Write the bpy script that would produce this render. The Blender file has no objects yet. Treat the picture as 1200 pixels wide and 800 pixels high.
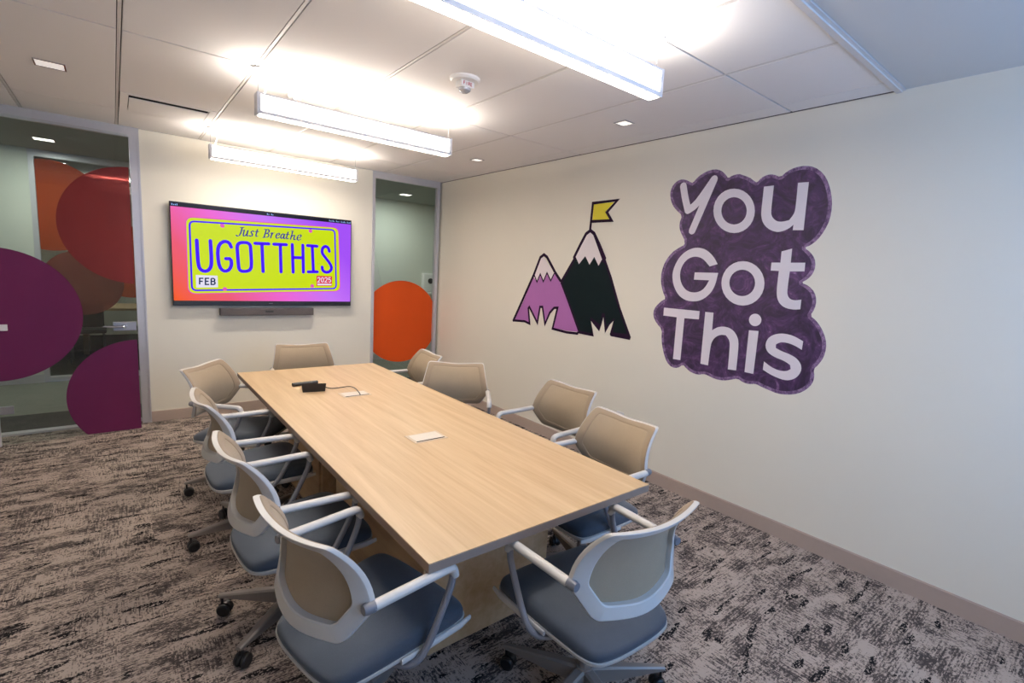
import bpy, bmesh, math, random
from mathutils import Vector, Matrix
from mathutils.geometry import tessellate_polygon

scene = bpy.context.scene
C = scene.collection

# ------------------------------------------------------------------ camera
cam_d = bpy.data.cameras.new('camera'); cam = bpy.data.objects.new('camera', cam_d); C.objects.link(cam)
yaw, pitch, roll = 0.6774, -0.1402, 0.0559
fwd = Vector((math.sin(yaw)*math.cos(pitch), math.cos(yaw)*math.cos(pitch), math.sin(pitch)))
r0 = Vector((math.cos(yaw), -math.sin(yaw), 0)); u0 = r0.cross(fwd)
rt = r0*math.cos(roll) + u0*math.sin(roll); up = -r0*math.sin(roll) + u0*math.cos(roll)
M = Matrix((rt, up, -fwd)).transposed().to_4x4(); M.translation = (-3.4005, -5.8623, 1.6589)
cam.matrix_world = M
cam_d.sensor_width = 36; cam_d.lens = 581.72/1200*36; cam_d.clip_start = .05
scene.camera = cam

# ------------------------------------------------------------------ world, exposure, daylight
w = bpy.data.worlds.new('world'); scene.world = w; w.use_nodes = True
bg = w.node_tree.nodes['Background']
bg.inputs[0].default_value = (.30, .52, 1.0, 1); bg.inputs[1].default_value = 5.6
scene.view_settings.view_transform = 'Standard'; scene.view_settings.look = 'None'
scene.view_settings.gamma = 1; scene.view_settings.use_curve_mapping = False
scene.view_settings.exposure = 0.0
# daylight enters through the window behind the camera: a portal guides sky sampling
pd = bpy.data.lights.new('window_portal', 'AREA'); pd.shape = 'RECTANGLE'; pd.size = 2.7; pd.size_y = 1.7
pd.cycles.is_portal = True
po = bpy.data.objects.new('window_portal', pd); C.objects.link(po)
po.location = (-1.5, -6.99, 1.8); po.rotation_euler = (math.radians(90), 0, 0)

LAMP_UP, LAMP_DOWN, CORR = 30.0, 15.0, 18.0

# ------------------------------------------------------------------ helpers
MATS = {}
def nt(name):
    m = bpy.data.materials.new(name); m.use_nodes = True
    n = m.node_tree; b = n.nodes['Principled BSDF']; MATS[name] = m
    return m, n, b
def mat(name, col, rough=.6, metal=0, var=.06, scale=40, bump=0, bscale=400, spec=.5, sheen=0):
    """plain surface with slight procedural colour variation and fine relief"""
    m, n, b = nt(name)
    tc = n.nodes.new('ShaderNodeTexCoord'); no = n.nodes.new('ShaderNodeTexNoise')
    no.inputs['Scale'].default_value = scale; no.inputs['Detail'].default_value = 3
    n.links.new(tc.outputs['Object'], no.inputs['Vector'])
    mx = n.nodes.new('ShaderNodeMix'); mx.data_type = 'RGBA'
    mx.inputs[6].default_value = (*[c*(1-var) for c in col], 1); mx.inputs[7].default_value = (*[min(1, c*(1+var)) for c in col], 1)
    n.links.new(no.outputs['Fac'], mx.inputs[0]); n.links.new(mx.outputs[2], b.inputs['Base Color'])
    b.inputs['Roughness'].default_value = rough; b.inputs['Metallic'].default_value = metal
    b.inputs['Specular IOR Level'].default_value = spec
    if sheen: b.inputs['Sheen Weight'].default_value = sheen
    if bump:
        n2 = n.nodes.new('ShaderNodeTexNoise'); n2.inputs['Scale'].default_value = bscale
        n.links.new(tc.outputs['Object'], n2.inputs['Vector'])
        bp = n.nodes.new('ShaderNodeBump'); bp.inputs['Strength'].default_value = bump; bp.inputs['Distance'].default_value = .002
        n.links.new(n2.outputs['Fac'], bp.inputs['Height']); n.links.new(bp.outputs[0], b.inputs['Normal'])
    return m
def emit(name, col, s):
    m, n, b = nt(name)
    b.inputs['Base Color'].default_value = (.8, .8, .8, 1)
    b.inputs['Emission Color'].default_value = (*col, 1); b.inputs['Emission Strength'].default_value = s
    return m
def srgb(r, g, b): return tuple((c/255/12.92 if c/255 <= .04045 else ((c/255+.055)/1.055)**2.4) for c in (r, g, b))

class MB:
    def __init__(s): s.b = bmesh.new()
    def box(s, x0, x1, y0, y1, z0, z1, bev=0):
        b = s.b
        v = [b.verts.new(p) for p in ((x0,y0,z0),(x1,y0,z0),(x1,y1,z0),(x0,y1,z0),(x0,y0,z1),(x1,y0,z1),(x1,y1,z1),(x0,y1,z1))]
        fs = [b.faces.new([v[i] for i in f]) for f in ((3,2,1,0),(4,5,6,7),(0,1,5,4),(1,2,6,5),(2,3,7,6),(3,0,4,7))]
        if bev:
            es = list({e for f in fs for e in f.edges})
            bmesh.ops.bevel(b, geom=es, offset=bev, segments=2, affect='EDGES', profile=.5)
        return s
    def tube(s, pts, r, n=10, caps=True, flat=None):
        """sweep a round (or flattened) section along points; r may be a list"""
        b = s.b; P = [Vector(p) for p in pts]; N = len(P)
        R = r if isinstance(r, (list, tuple)) else [r]*N
        t0 = (P[1]-P[0]).normalized()
        a = Vector((0,0,1)) if abs(t0.z) < .9 else Vector((1,0,0))
        nrm = (a - t0*a.dot(t0)).normalized(); rings = []
        for i in range(N):
            t = ((P[min(i+1,N-1)]-P[i]).normalized() + (P[i]-P[max(i-1,0)]).normalized())
            t = t.normalized() if t.length > 1e-6 else t0
            nrm = (nrm - t*nrm.dot(t)).normalized(); bi = t.cross(nrm)
            ky, kx = (1, 1) if flat is None else flat
            rings.append([b.verts.new(P[i] + (nrm*math.cos(2*math.pi*k/n)*ky + bi*math.sin(2*math.pi*k/n)*kx)*R[i]) for k in range(n)])
        for i in range(N-1):
            for k in range(n):
                b.faces.new((rings[i][k], rings[i][(k+1)%n], rings[i+1][(k+1)%n], rings[i+1][k]))
        if caps: b.faces.new(rings[0][::-1]); b.faces.new(rings[-1])
        return s
    def loops(s, L, close0=True, close1=True, ring=False):
        """skin a list of closed loops"""
        b = s.b; V = [[b.verts.new(p) for p in l] for l in L]; n = len(V[0])
        m = len(V) if ring else len(V)-1
        for i in range(m):
            A, B = V[i], V[(i+1) % len(V)]
            for k in range(n): b.faces.new((A[k], A[(k+1)%n], B[(k+1)%n], B[k]))
        if not ring:
            if close0: b.faces.new(V[0][::-1])
            if close1: b.faces.new(V[-1])
        return s
    def lathe(s, prof, c=(0,0,0), n=20, axis='z'):
        L = []
        for r, h in prof:
            l = []
            for k in range(n):
                a = 2*math.pi*k/n; x, y = r*math.cos(a), r*math.sin(a)
                p = {'z': (x, y, h), 'y': (x, h, -y), 'x': (h, x, y)}[axis]
                l.append(tuple(p[i]+c[i] for i in range(3)))
            L.append(l)
        return s.loops(L)
    def poly(s, outer, f, th, holes=()):
        """prism of a (concave) polygon; f maps (a, b, depth) to 3D"""
        b = s.b; rings = [list(outer)] + [list(h) for h in holes]
        tris = tessellate_polygon([[Vector((p[0], p[1], 0)) for p in r] for r in rings])
        flat = [p for r in rings for p in r]
        F = [b.verts.new(f(p[0], p[1], th)) for p in flat]; B = [b.verts.new(f(p[0], p[1], 0)) for p in flat]
        for t in tris:
            try: b.faces.new([F[i] for i in t]); b.faces.new([B[i] for i in reversed(t)])
            except ValueError: pass
        o = 0
        for r in rings:
            n = len(r)
            for i in range(n):
                j = (i+1) % n
                try: b.faces.new((F[o+i], F[o+j], B[o+j], B[o+i]))
                except ValueError: pass
            o += n
        return s
    def ribbon(s, pts, width, f, th, caps=True, nib=None):
        """flat stroke of given width with round caps; nib=(w, h, angle) makes a broad pen"""
        if nib:
            wv, hv, an = nib; ca, sa = math.cos(an), math.sin(an)
            q = [(wv*ca-hv*sa, wv*sa+hv*ca), (-wv*ca-hv*sa, -wv*sa+hv*ca), (-wv*ca+hv*sa, -wv*sa-hv*ca), (wv*ca+hv*sa, wv*sa-hv*ca)]
            for (x0, y0), (x1, y1) in zip(pts, pts[1:]):
                P = sorted({(round(x+dx, 6), round(y+dy, 6)) for x, y in ((x0,y0),(x1,y1)) for dx, dy in q})
                h = hull(P)
                if len(h) > 2: s.poly(h, f, th)
            return s
        n = len(pts); h = width/2; L, R = [], []
        for i in range(n):
            a = Vector(pts[max(i-1,0)]); c = Vector(pts[i]); d = Vector(pts[min(i+1,n-1)])
            t1 = (c-a).normalized() if i > 0 else (d-c).normalized(); t2 = (d-c).normalized() if i < n-1 else t1
            t = (t1+t2); t = t.normalized() if t.length > 1e-4 else t1
            m = 1/max(.45, t.dot(t1)); nr = Vector((-t.y, t.x))*h*m
            L.append(tuple(c+nr)); R.append(tuple(c-nr))
        b = s.b
        vs = [[b.verts.new(f(p[0], p[1], dd)) for p in Q] for Q in (L, R) for dd in (th, 0)]
        LF, LB, RF, RB = vs
        for i in range(n-1):
            for A, B in ((LF, RF), (RF, RB), (RB, LB), (LB, LF)):
                b.faces.new((A[i], A[i+1], B[i+1], B[i]))
        for e in (0, n-1): b.faces.new((LF[e], RF[e], RB[e], LB[e]))
        if caps:
            for c in (pts[0], pts[-1]):
                s.poly([(c[0]+h*math.cos(k*math.pi/6), c[1]+h*math.sin(k*math.pi/6)) for k in range(12)], f, th*.98)
        return s
    def build(s, name, m=None, parent=None, smooth=False, loc=None, angle=35):
        bmesh.ops.recalc_face_normals(s.b, faces=s.b.faces)
        me = bpy.data.meshes.new(name)
        if smooth:
            for f in s.b.faces: f.smooth = True
            for e in s.b.edges:
                if len(e.link_faces) == 2 and e.calc_face_angle(0) > math.radians(angle): e.smooth = False
        s.b.to_mesh(me); s.b.free()
        o = bpy.data.objects.new(name, me); C.objects.link(o)
        if m: me.materials.append(m if not isinstance(m, str) else MATS[m])
        if parent: o.parent = parent
        if loc: o.location = loc
        return o
def hull(P):
    def half(Q):
        h = []
        for p in Q:
            while len(h) > 1 and (h[-1][0]-h[-2][0])*(p[1]-h[-2][1])-(h[-1][1]-h[-2][1])*(p[0]-h[-2][0]) <= 0: h.pop()
            h.append(p)
        return h
    a = half(P); b = half(P[::-1]); return a[:-1]+b[:-1]
def chaikin(P, n=2):
    for _ in range(n):
        Q = []
        for i in range(len(P)):
            a, b = Vector(P[i]), Vector(P[(i+1) % len(P)])
            Q += [tuple(a*.75+b*.25), tuple(a*.25+b*.75)]
        P = Q
    return P
def soften(P, n=2, lim=42):
    """round shallow turns of a closed outline, keep its sharp corners"""
    for _ in range(n):
        Q = []; N_ = len(P)
        for i in range(N_):
            a, c, d = Vector(P[i-1]), Vector(P[i]), Vector(P[(i+1) % N_])
            if (c-a).angle(d-c) > math.radians(lim): Q.append(tuple(c))
            else: Q += [tuple(a.lerp(c, .75)), tuple(c.lerp(d, .25))]
        P = Q
    return P
def smooth_line(P, n=2):
    for _ in range(n):
        Q = [P[0]]
        for i in range(len(P)-1):
            a, b = Vector(P[i]), Vector(P[i+1])
            if i > 0: Q.append(tuple(a*.75+b*.25))
            if i < len(P)-2: Q.append(tuple(a*.25+b*.75))
        P = Q+[P[-1]]
    return P
def circle(cx, cz, r, n=48): return [(cx+r*math.cos(2*math.pi*k/n), cz+r*math.sin(2*math.pi*k/n)) for k in range(n)]
def empty(name, loc=(0,0,0), rz=0, parent=None):
    o = bpy.data.objects.new(name, None); C.objects.link(o); o.location = loc; o.rotation_euler = (0,0,rz); o.empty_display_size = .1
    if parent: o.parent = parent
    return o
def tag(o, label, cat, group=None):
    o['label'] = label; o['category'] = cat
    if group: o['group'] = group
    return o
def struct(o, label=None):
    o['kind'] = 'structure'
    if label: o['label'] = label
    return o
def area(name, loc, sx, sy, energy, col, parent=None, up=False):
    d = bpy.data.lights.new(name, 'AREA'); d.shape = 'RECTANGLE'; d.size = sx; d.size_y = sy; d.energy = energy; d.color = col
    o = bpy.data.objects.new(name, d); C.objects.link(o); o.location = loc
    if up: o.rotation_euler = (math.pi, 0, 0)
    if parent: o.parent = parent
    return o
# ------------------------------------------------------------------ materials
mat('wall_paint', srgb(234, 228, 213), .75, var=.012, scale=3, bump=.08, bscale=900)
mat('corridor_paint', srgb(206, 208, 196), .8, var=.02, scale=3)
mat('tile_board', srgb(243, 239, 237), .9, var=.02, scale=500, bump=.12, bscale=700)
mat('grid_metal', srgb(222, 216, 212), .5)
mat('gap_dark', srgb(92, 84, 82), .9)
mat('gypsum', srgb(214, 214, 212), .85, var=.015, scale=4)
mat('baseboard_vinyl', srgb(178, 160, 148), .6, var=.03)
mat('frame_alu', srgb(198, 196, 200), .35, metal=.25, var=.03)
mat('white_metal', srgb(232, 230, 230), .4, var=.02)
mat('chrome', srgb(190, 190, 195), .22, metal=.9)
mat('lock_steel', srgb(160, 160, 165), .38, metal=.7)
mat('black_plastic', srgb(22, 22, 25), .4, var=.15)
mat('black_matte', srgb(12, 12, 13), .8)
mat('soundbar_cloth', srgb(84, 78, 78), .8, var=.1, scale=300)
mat('chair_white', srgb(204, 199, 193), .38, var=.02)
mat('arm_metal', srgb(140, 140, 146), .35, metal=.35, var=.03)
mat('base_metal', srgb(140, 132, 126), .4, metal=.3, var=.03)
mat('cap_grey', srgb(118, 118, 124), .4, var=.03)
mat('white_plastic', srgb(236, 233, 230), .45, var=.01)
mat('clear_lens', srgb(205, 205, 210), .15, metal=.4, var=.3, scale=60)
mat('decal_ink', srgb(36, 14, 40), .8, var=.1, scale=30, spec=.15)
mat('decal_green', srgb(12, 26, 29), .8, var=.15, scale=12, spec=.15)
mat('decal_violet', srgb(170, 104, 172), .6, var=.04, scale=12)
mat('decal_snow', srgb(232, 222, 224), .6, var=.02)
mat('decal_yellow', srgb(222, 208, 44), .6, var=.04)
mat('decal_letter', srgb(226, 218, 224), .6, var=.02)
mat('grommet_tan', srgb(204, 184, 160), .45)
mat('grommet_flap', srgb(216, 206, 194), .45)
mat('red_print', srgb(190, 60, 60), .6)
mat('corridor_floor', srgb(132, 132, 122), .9, var=.15, scale=60)
mat('corridor_dark_carpet', srgb(70, 68, 66), .95, var=.25, scale=80)
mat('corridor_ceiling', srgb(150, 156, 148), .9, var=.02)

def fabric(name, col, vx, vs=900, contrast=.25, rough=.9, sheen=.2, trans=0):
    m, n, b = nt(name); L = n.links
    tc = n.nodes.new('ShaderNodeTexCoord')
    a = n.nodes.new('ShaderNodeTexNoise'); a.inputs['Scale'].default_value = vs; a.inputs['Detail'].default_value = 2
    c = n.nodes.new('ShaderNodeTexNoise'); c.inputs['Scale'].default_value = 14
    L.new(tc.outputs['Object'], a.inputs['Vector']); L.new(tc.outputs['Object'], c.inputs['Vector'])
    ad = n.nodes.new('ShaderNodeMath'); ad.operation = 'ADD'; L.new(a.outputs['Fac'], ad.inputs[0])
    ml = n.nodes.new('ShaderNodeMath'); ml.operation = 'MULTIPLY'; ml.inputs[1].default_value = vx; L.new(c.outputs['Fac'], ml.inputs[0]); L.new(ml.outputs[0], ad.inputs[1])
    rp = n.nodes.new('ShaderNodeValToRGB'); rp.color_ramp.elements[0].position = .35; rp.color_ramp.elements[1].position = .95
    rp.color_ramp.elements[0].color = (*[x*(1-contrast) for x in col], 1); rp.color_ramp.elements[1].color = (*[min(1, x*(1+contrast)) for x in col], 1)
    L.new(ad.outputs[0], rp.inputs[0]); L.new(rp.outputs[0], b.inputs['Base Color'])
    b.inputs['Roughness'].default_value = rough; b.inputs['Sheen Weight'].default_value = sheen; b.inputs['Specular IOR Level'].default_value = .2
    bp = n.nodes.new('ShaderNodeBump'); bp.inputs['Strength'].default_value = .3; bp.inputs['Distance'].default_value = .001
    L.new(a.outputs['Fac'], bp.inputs['Height']); L.new(bp.outputs[0], b.inputs['Normal'])
    return m
fabric('seat_fabric', srgb(70, 77, 87), .3)
fabric('back_fabric', srgb(152, 134, 112), .15, contrast=.12)
fabric('back_mesh', srgb(162, 144, 120), .15, vs=700, contrast=.16)

# light maple laminate, grain along Y
m, n, b = nt('maple'); L = n.links
tc = n.nodes.new('ShaderNodeTexCoord'); mp = n.nodes.new('ShaderNodeMapping'); mp.inputs['Scale'].default_value = (22, 1.1, 22)
L.new(tc.outputs['Object'], mp.inputs[0])
g = n.nodes.new('ShaderNodeTexNoise'); g.inputs['Scale'].default_value = 1; g.inputs['Detail'].default_value = 6; g.inputs['Roughness'].default_value = .6; g.inputs['Distortion'].default_value = .4
L.new(mp.outputs[0], g.inputs['Vector'])
mp2 = n.nodes.new('ShaderNodeMapping'); mp2.inputs['Scale'].default_value = (180, 5, 180); L.new(tc.outputs['Object'], mp2.inputs[0])
g2 = n.nodes.new('ShaderNodeTexNoise'); g2.inputs['Scale'].default_value = 1; g2.inputs['Detail'].default_value = 2; L.new(mp2.outputs[0], g2.inputs['Vector'])
rp = n.nodes.new('ShaderNodeValToRGB'); e = rp.color_ramp.elements
e[0].position = .3; e[0].color = (*srgb(192, 158, 118), 1); e[1].position = .68; e[1].color = (*srgb(212, 183, 145), 1)
L.new(g.outputs['Fac'], rp.inputs[0])
mx = n.nodes.new('ShaderNodeMix'); mx.data_type = 'RGBA'; mx.blend_type = 'MULTIPLY'; mx.inputs[0].default_value = .16
r2 = n.nodes.new('ShaderNodeValToRGB'); r2.color_ramp.elements[0].position = .3; r2.color_ramp.elements[0].color = (.78, .72, .66, 1); r2.color_ramp.elements[1].position = .6; r2.color_ramp.elements[1].color = (1, 1, 1, 1)
L.new(g2.outputs['Fac'], r2.inputs[0]); L.new(rp.outputs[0], mx.inputs[6]); L.new(r2.outputs[0], mx.inputs[7]); L.new(mx.outputs[2], b.inputs['Base Color'])
b.inputs['Roughness'].default_value = .42
mat('maple_edge', srgb(152, 132, 118), .5, var=.08, scale=30)

# patterned carpet: woven dashes in blocks of alternating direction over a warm grey ground
m, n, b = nt('carpet'); L = n.links
def N(t, **k):
    o = n.nodes.new('ShaderNode'+t)
    for a, v in k.items(): setattr(o, a, v)
    return o
def mth(op, a, bb=None, c=None):
    o = N('Math', operation=op)
    for i, v in enumerate((a, bb, c)):
        if v is None: continue
        if isinstance(v, (int, float)): o.inputs[i].default_value = v
        else: L.new(v, o.inputs[i])
    return o.outputs[0]
tc = N('TexCoord'); mp = N('Mapping'); mp.inputs['Scale'].default_value = (1.4, 1.4, 1.4); L.new(tc.outputs['Object'], mp.inputs[0])
sp = N('SeparateXYZ'); L.new(mp.outputs[0], sp.inputs[0])
X, Y = sp.outputs[0], sp.outputs[1]
def vec(x, y, z=0.0):
    o = N('CombineXYZ')
    for i, v in enumerate((x, y, z)):
        if isinstance(v, (int, float)): o.inputs[i].default_value = v
        else: L.new(v, o.inputs[i])
    return o.outputs[0]
def noise(v, sc=1, det=2, ro=.5):
    o = N('TexNoise'); o.inputs['Scale'].default_value = sc; o.inputs['Detail'].default_value = det; o.inputs['Roughness'].default_value = ro
    L.new(v, o.inputs['Vector']); return o.outputs['Fac']
# stitches snapped to a small weave; blocks of turned direction; dense speckle over broad patches
sx = mth('SNAP', X, .006); sy = mth('SNAP', Y, .005)
bx = mth('SNAP', X, .23); by = mth('SNAP', Y, .11)
wn = N('TexWhiteNoise'); wn.noise_dimensions = '2D'; L.new(vec(bx, by), wn.inputs['Vector'])
blk = wn.outputs['Value']
sA = noise(vec(mth('MULTIPLY', sx, 34), mth('MULTIPLY', sy, 80)), 1, 3, .8)
sB = noise(vec(mth('MULTIPLY', sx, 80), mth('MULTIPLY', sy, 34), 5.0), 1, 3, .8)
vert = mth('GREATER_THAN', blk, .62)
mixs = N('Mix'); L.new(vert, mixs.inputs[0]); L.new(sA, mixs.inputs[2]); L.new(sB, mixs.inputs[3]); streak = mixs.outputs[0]
patch = noise(vec(mth('MULTIPLY', sx, 4.5), mth('MULTIPLY', sy, 9.0), 2.0), 1, 3, .6)
wn2 = N('TexWhiteNoise'); wn2.noise_dimensions = '2D'; L.new(vec(mth('SNAP', X, .46), mth('SNAP', Y, .33)), wn2.inputs['Vector'])
mixl = N('Mix'); L.new(mth('GREATER_THAN', wn2.outputs['Value'], .6), mixl.inputs[0])
L.new(noise(vec(mth('MULTIPLY', sx, 7.0), mth('MULTIPLY', sy, 95), 7.0), 1, 2, .5), mixl.inputs[2]); L.new(noise(vec(mth('MULTIPLY', sx, 95), mth('MULTIPLY', sy, 7.0), 7.0), 1, 2, .5), mixl.inputs[3]); lines = mixl.outputs[0]
grey = mth('ADD', mth('ADD', streak, mth('MULTIPLY', mth('SUBTRACT', patch, .5), .62)), mth('ADD', mth('MULTIPLY', mth('SUBTRACT', lines, .5), .52), mth('MULTIPLY', mth('SUBTRACT', blk, .5), .10)))
rp = N('ValToRGB'); e = rp.color_ramp.elements
e[0].position = .40; e[0].color = (*srgb(72, 65, 63), 1); e[1].position = .56; e[1].color = (*srgb(172, 157, 146), 1)
x_ = e.new(.47); x_.color = (*srgb(122, 110, 103), 1)
L.new(grey, rp.inputs[0])
clus = noise(vec(mth('MULTIPLY', sx, 4.2), mth('MULTIPLY', sy, 13.0), 9.0), 1, 1, .4)
sC = noise(vec(mth('MULTIPLY', sx, 40), mth('MULTIPLY', sy, 75), 3.0), 1, 2, .6)
blackv = mth('MULTIPLY', mth('GREATER_THAN', clus, .645), mth('GREATER_THAN', sC, .46))
mk = N('Mix', data_type='RGBA'); L.new(blackv, mk.inputs[0]); L.new(rp.outputs[0], mk.inputs[6]); mk.inputs[7].default_value = (*srgb(30, 27, 28), 1)
L.new(mk.outputs[2], b.inputs['Base Color']); b.inputs['Roughness'].default_value = 1; b.inputs['Specular IOR Level'].default_value = .1
bp = N('Bump'); bp.inputs['Strength'].default_value = .4; bp.inputs['Distance'].default_value = .003; L.new(noise(tc.outputs['Object'], 350, 2), bp.inputs['Height']); L.new(bp.outputs[0], b.inputs['Normal'])

# brushed purple paint of the lettering decal
m, n, b = nt('decal_purple'); L = n.links
tc = N('TexCoord')
wv = N('TexNoise'); wv.inputs['Scale'].default_value = 6; wv.inputs['Detail'].default_value = 8; wv.inputs['Roughness'].default_value = .7; wv.inputs['Distortion'].default_value = 2.5
L.new(tc.outputs['Object'], wv.inputs['Vector'])
rp = N('ValToRGB'); e = rp.color_ramp.elements
e[0].position = .40; e[0].color = (*srgb(40, 22, 54), 1); e[1].position = .74; e[1].color = (*srgb(176, 146, 188), 1); x_ = e.new(.54); x_.color = (*srgb(66, 38, 82), 1); x_ = e.new(.64); x_.color = (*srgb(92, 58, 106), 1)
L.new(wv.outputs['Fac'], rp.inputs[0]); L.new(rp.outputs[0], b.inputs['Base Color']); b.inputs['Roughness'].default_value = .6
m, n, b = nt('decal_rim'); L = n.links
tc = N('TexCoord'); wv = N('TexNoise'); wv.inputs['Scale'].default_value = 30; wv.inputs['Detail'].default_value = 6; wv.inputs['Roughness'].default_value = .8
L.new(tc.outputs['Object'], wv.inputs['Vector']); rp = N('ValToRGB'); e = rp.color_ramp.elements
e[0].position = .40; e[0].color = (*srgb(72, 44, 88), 1); e[1].position = .64; e[1].color = (*srgb(160, 132, 170), 1)
L.new(wv.outputs['Fac'], rp.inputs[0]); L.new(rp.outputs[0], b.inputs['Base Color']); b.inputs['Roughness'].default_value = .6

# clear glass and translucent film
def glass(name, tint, refl=1.0):
    m, n, b = nt(name); L = n.links; out = n.nodes['Material Output']; n.nodes.remove(b)
    t = n.nodes.new('ShaderNodeBsdfTransparent'); t.inputs[0].default_value = (*tint, 1)
    g = n.nodes.new('ShaderNodeBsdfGlossy'); g.inputs['Roughness'].default_value = .02; g.inputs[0].default_value = (refl, refl, refl, 1)
    ge = n.nodes.new('ShaderNodeNewGeometry'); dt = n.nodes.new('ShaderNodeVectorMath'); dt.operation = 'DOT_PRODUCT'
    L.new(ge.outputs['Incoming'], dt.inputs[0]); L.new(ge.outputs['Normal'], dt.inputs[1])
    def mt(op, a, v=None):
        q = n.nodes.new('ShaderNodeMath'); q.operation = op; L.new(a, q.inputs[0])
        if v is not None: q.inputs[1].default_value = v
        return q.outputs[0]
    c5 = mt('POWER', mt('SUBTRACT', mt('MULTIPLY', mt('ABSOLUTE', dt.outputs['Value']), -1), -1), 5)
    fr_ = mt('ADD', mt('MULTIPLY', c5, .96), .035)
    mx = n.nodes.new('ShaderNodeMixShader'); L.new(fr_, mx.inputs[0]); L.new(t.outputs[0], mx.inputs[1]); L.new(g.outputs[0], mx.inputs[2]); L.new(mx.outputs[0], out.inputs[0])
glass('pane_glass', (.93, .96, .95))
def film(name, col, tr):
    m, n, b = nt(name); L = n.links; out = n.nodes['Material Output']
    b.inputs['Base Color'].default_value = (*col, 1); b.inputs['Roughness'].default_value = .6; b.inputs['Specular IOR Level'].default_value = .2
    no = n.nodes.new('ShaderNodeTexNoise'); no.inputs['Scale'].default_value = 3
    hs = n.nodes.new('ShaderNodeMix'); hs.data_type = 'RGBA'; hs.inputs[6].default_value = (*[c*.94 for c in col], 1); hs.inputs[7].default_value = (*[min(1, c*1.06) for c in col], 1)
    L.new(no.outputs['Fac'], hs.inputs[0]); L.new(hs.outputs[2], b.inputs['Base Color'])
    t = n.nodes.new('ShaderNodeBsdfTransparent'); mxc = max(col); t.inputs[0].default_value = (*[.25+.75*c/mxc for c in col], 1)
    mx = n.nodes.new('ShaderNodeMixShader'); mx.inputs[0].default_value = tr
    L.new(b.outputs[0], mx.inputs[1]); L.new(t.outputs[0], mx.inputs[2]); L.new(mx.outputs[0], out.inputs[0])
film('film_orange', srgb(222, 84, 24), .10)
film('film_red', srgb(130, 58, 58), .34)
film('film_purple', srgb(112, 44, 88), .22)
film('film_brown', srgb(170, 70, 28), .3)
film('film_rose', srgb(130, 70, 60), .4)

WARM = (1.0, .915, .81)
emit('lamp_diffuser', WARM, 9.0)
emit('lamp_panel', (1, .92, .83), 5.0)
emit('downlight_mid', (1, .92, .84), .95)
emit('downlight_lit', (1, .93, .82), 2.6)
emit('downlight_dim', (1, .9, .84), .55)
# screen
m, n, b = nt('screen_gradient'); L = n.links
tc = N('TexCoord'); sp = N('SeparateXYZ'); L.new(tc.outputs['Generated'], sp.inputs[0])
r1 = N('ValToRGB'); e = r1.color_ramp.elements
e[0].position = 0; e[0].color = (*srgb(255, 96, 22), 1); e[1].position = .75; e[1].color = (*srgb(170, 84, 255), 1); x_ = e.new(.38); x_.color = (*srgb(244, 104, 220), 1); x_ = e.new(.18); x_.color = (*srgb(246, 92, 120), 1); x_ = e.new(.55); x_.color = (*srgb(206, 120, 255), 1)
v = mth('ADD', mth('MULTIPLY', sp.outputs[0], .62), mth('MULTIPLY', sp.outputs[2], .28)); L.new(v, r1.inputs[0])
b.inputs['Base Color'].default_value = (0, 0, 0, 1); L.new(r1.outputs[0], b.inputs['Emission Color']); b.inputs['Emission Strength'].default_value = .92; b.inputs['Roughness'].default_value = .3; b.inputs['Specular IOR Level'].default_value = .15
def screen_ink(name, col, s=.92):
    m, n, b = nt(name); b.inputs['Specular IOR Level'].default_value = .15; b.inputs['Base Color'].default_value = (0, 0, 0, 1); b.inputs['Roughness'].default_value = .3
    b.inputs['Emission Color'].default_value = (*col, 1); b.inputs['Emission Strength'].default_value = s
screen_ink('ink_lime', srgb(210, 232, 0)); screen_ink('ink_blue', srgb(70, 0, 255)); screen_ink('ink_navy', srgb(60, 60, 150))
screen_ink('ink_pink', srgb(232, 90, 190)); screen_ink('ink_white', srgb(236, 232, 250)); screen_ink('ink_red', srgb(228, 50, 76)); screen_ink('ink_dark', srgb(20, 40, 80)); screen_ink('ink_black', srgb(14, 14, 34)); screen_ink('ink_pale', srgb(150, 190, 255))

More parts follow.
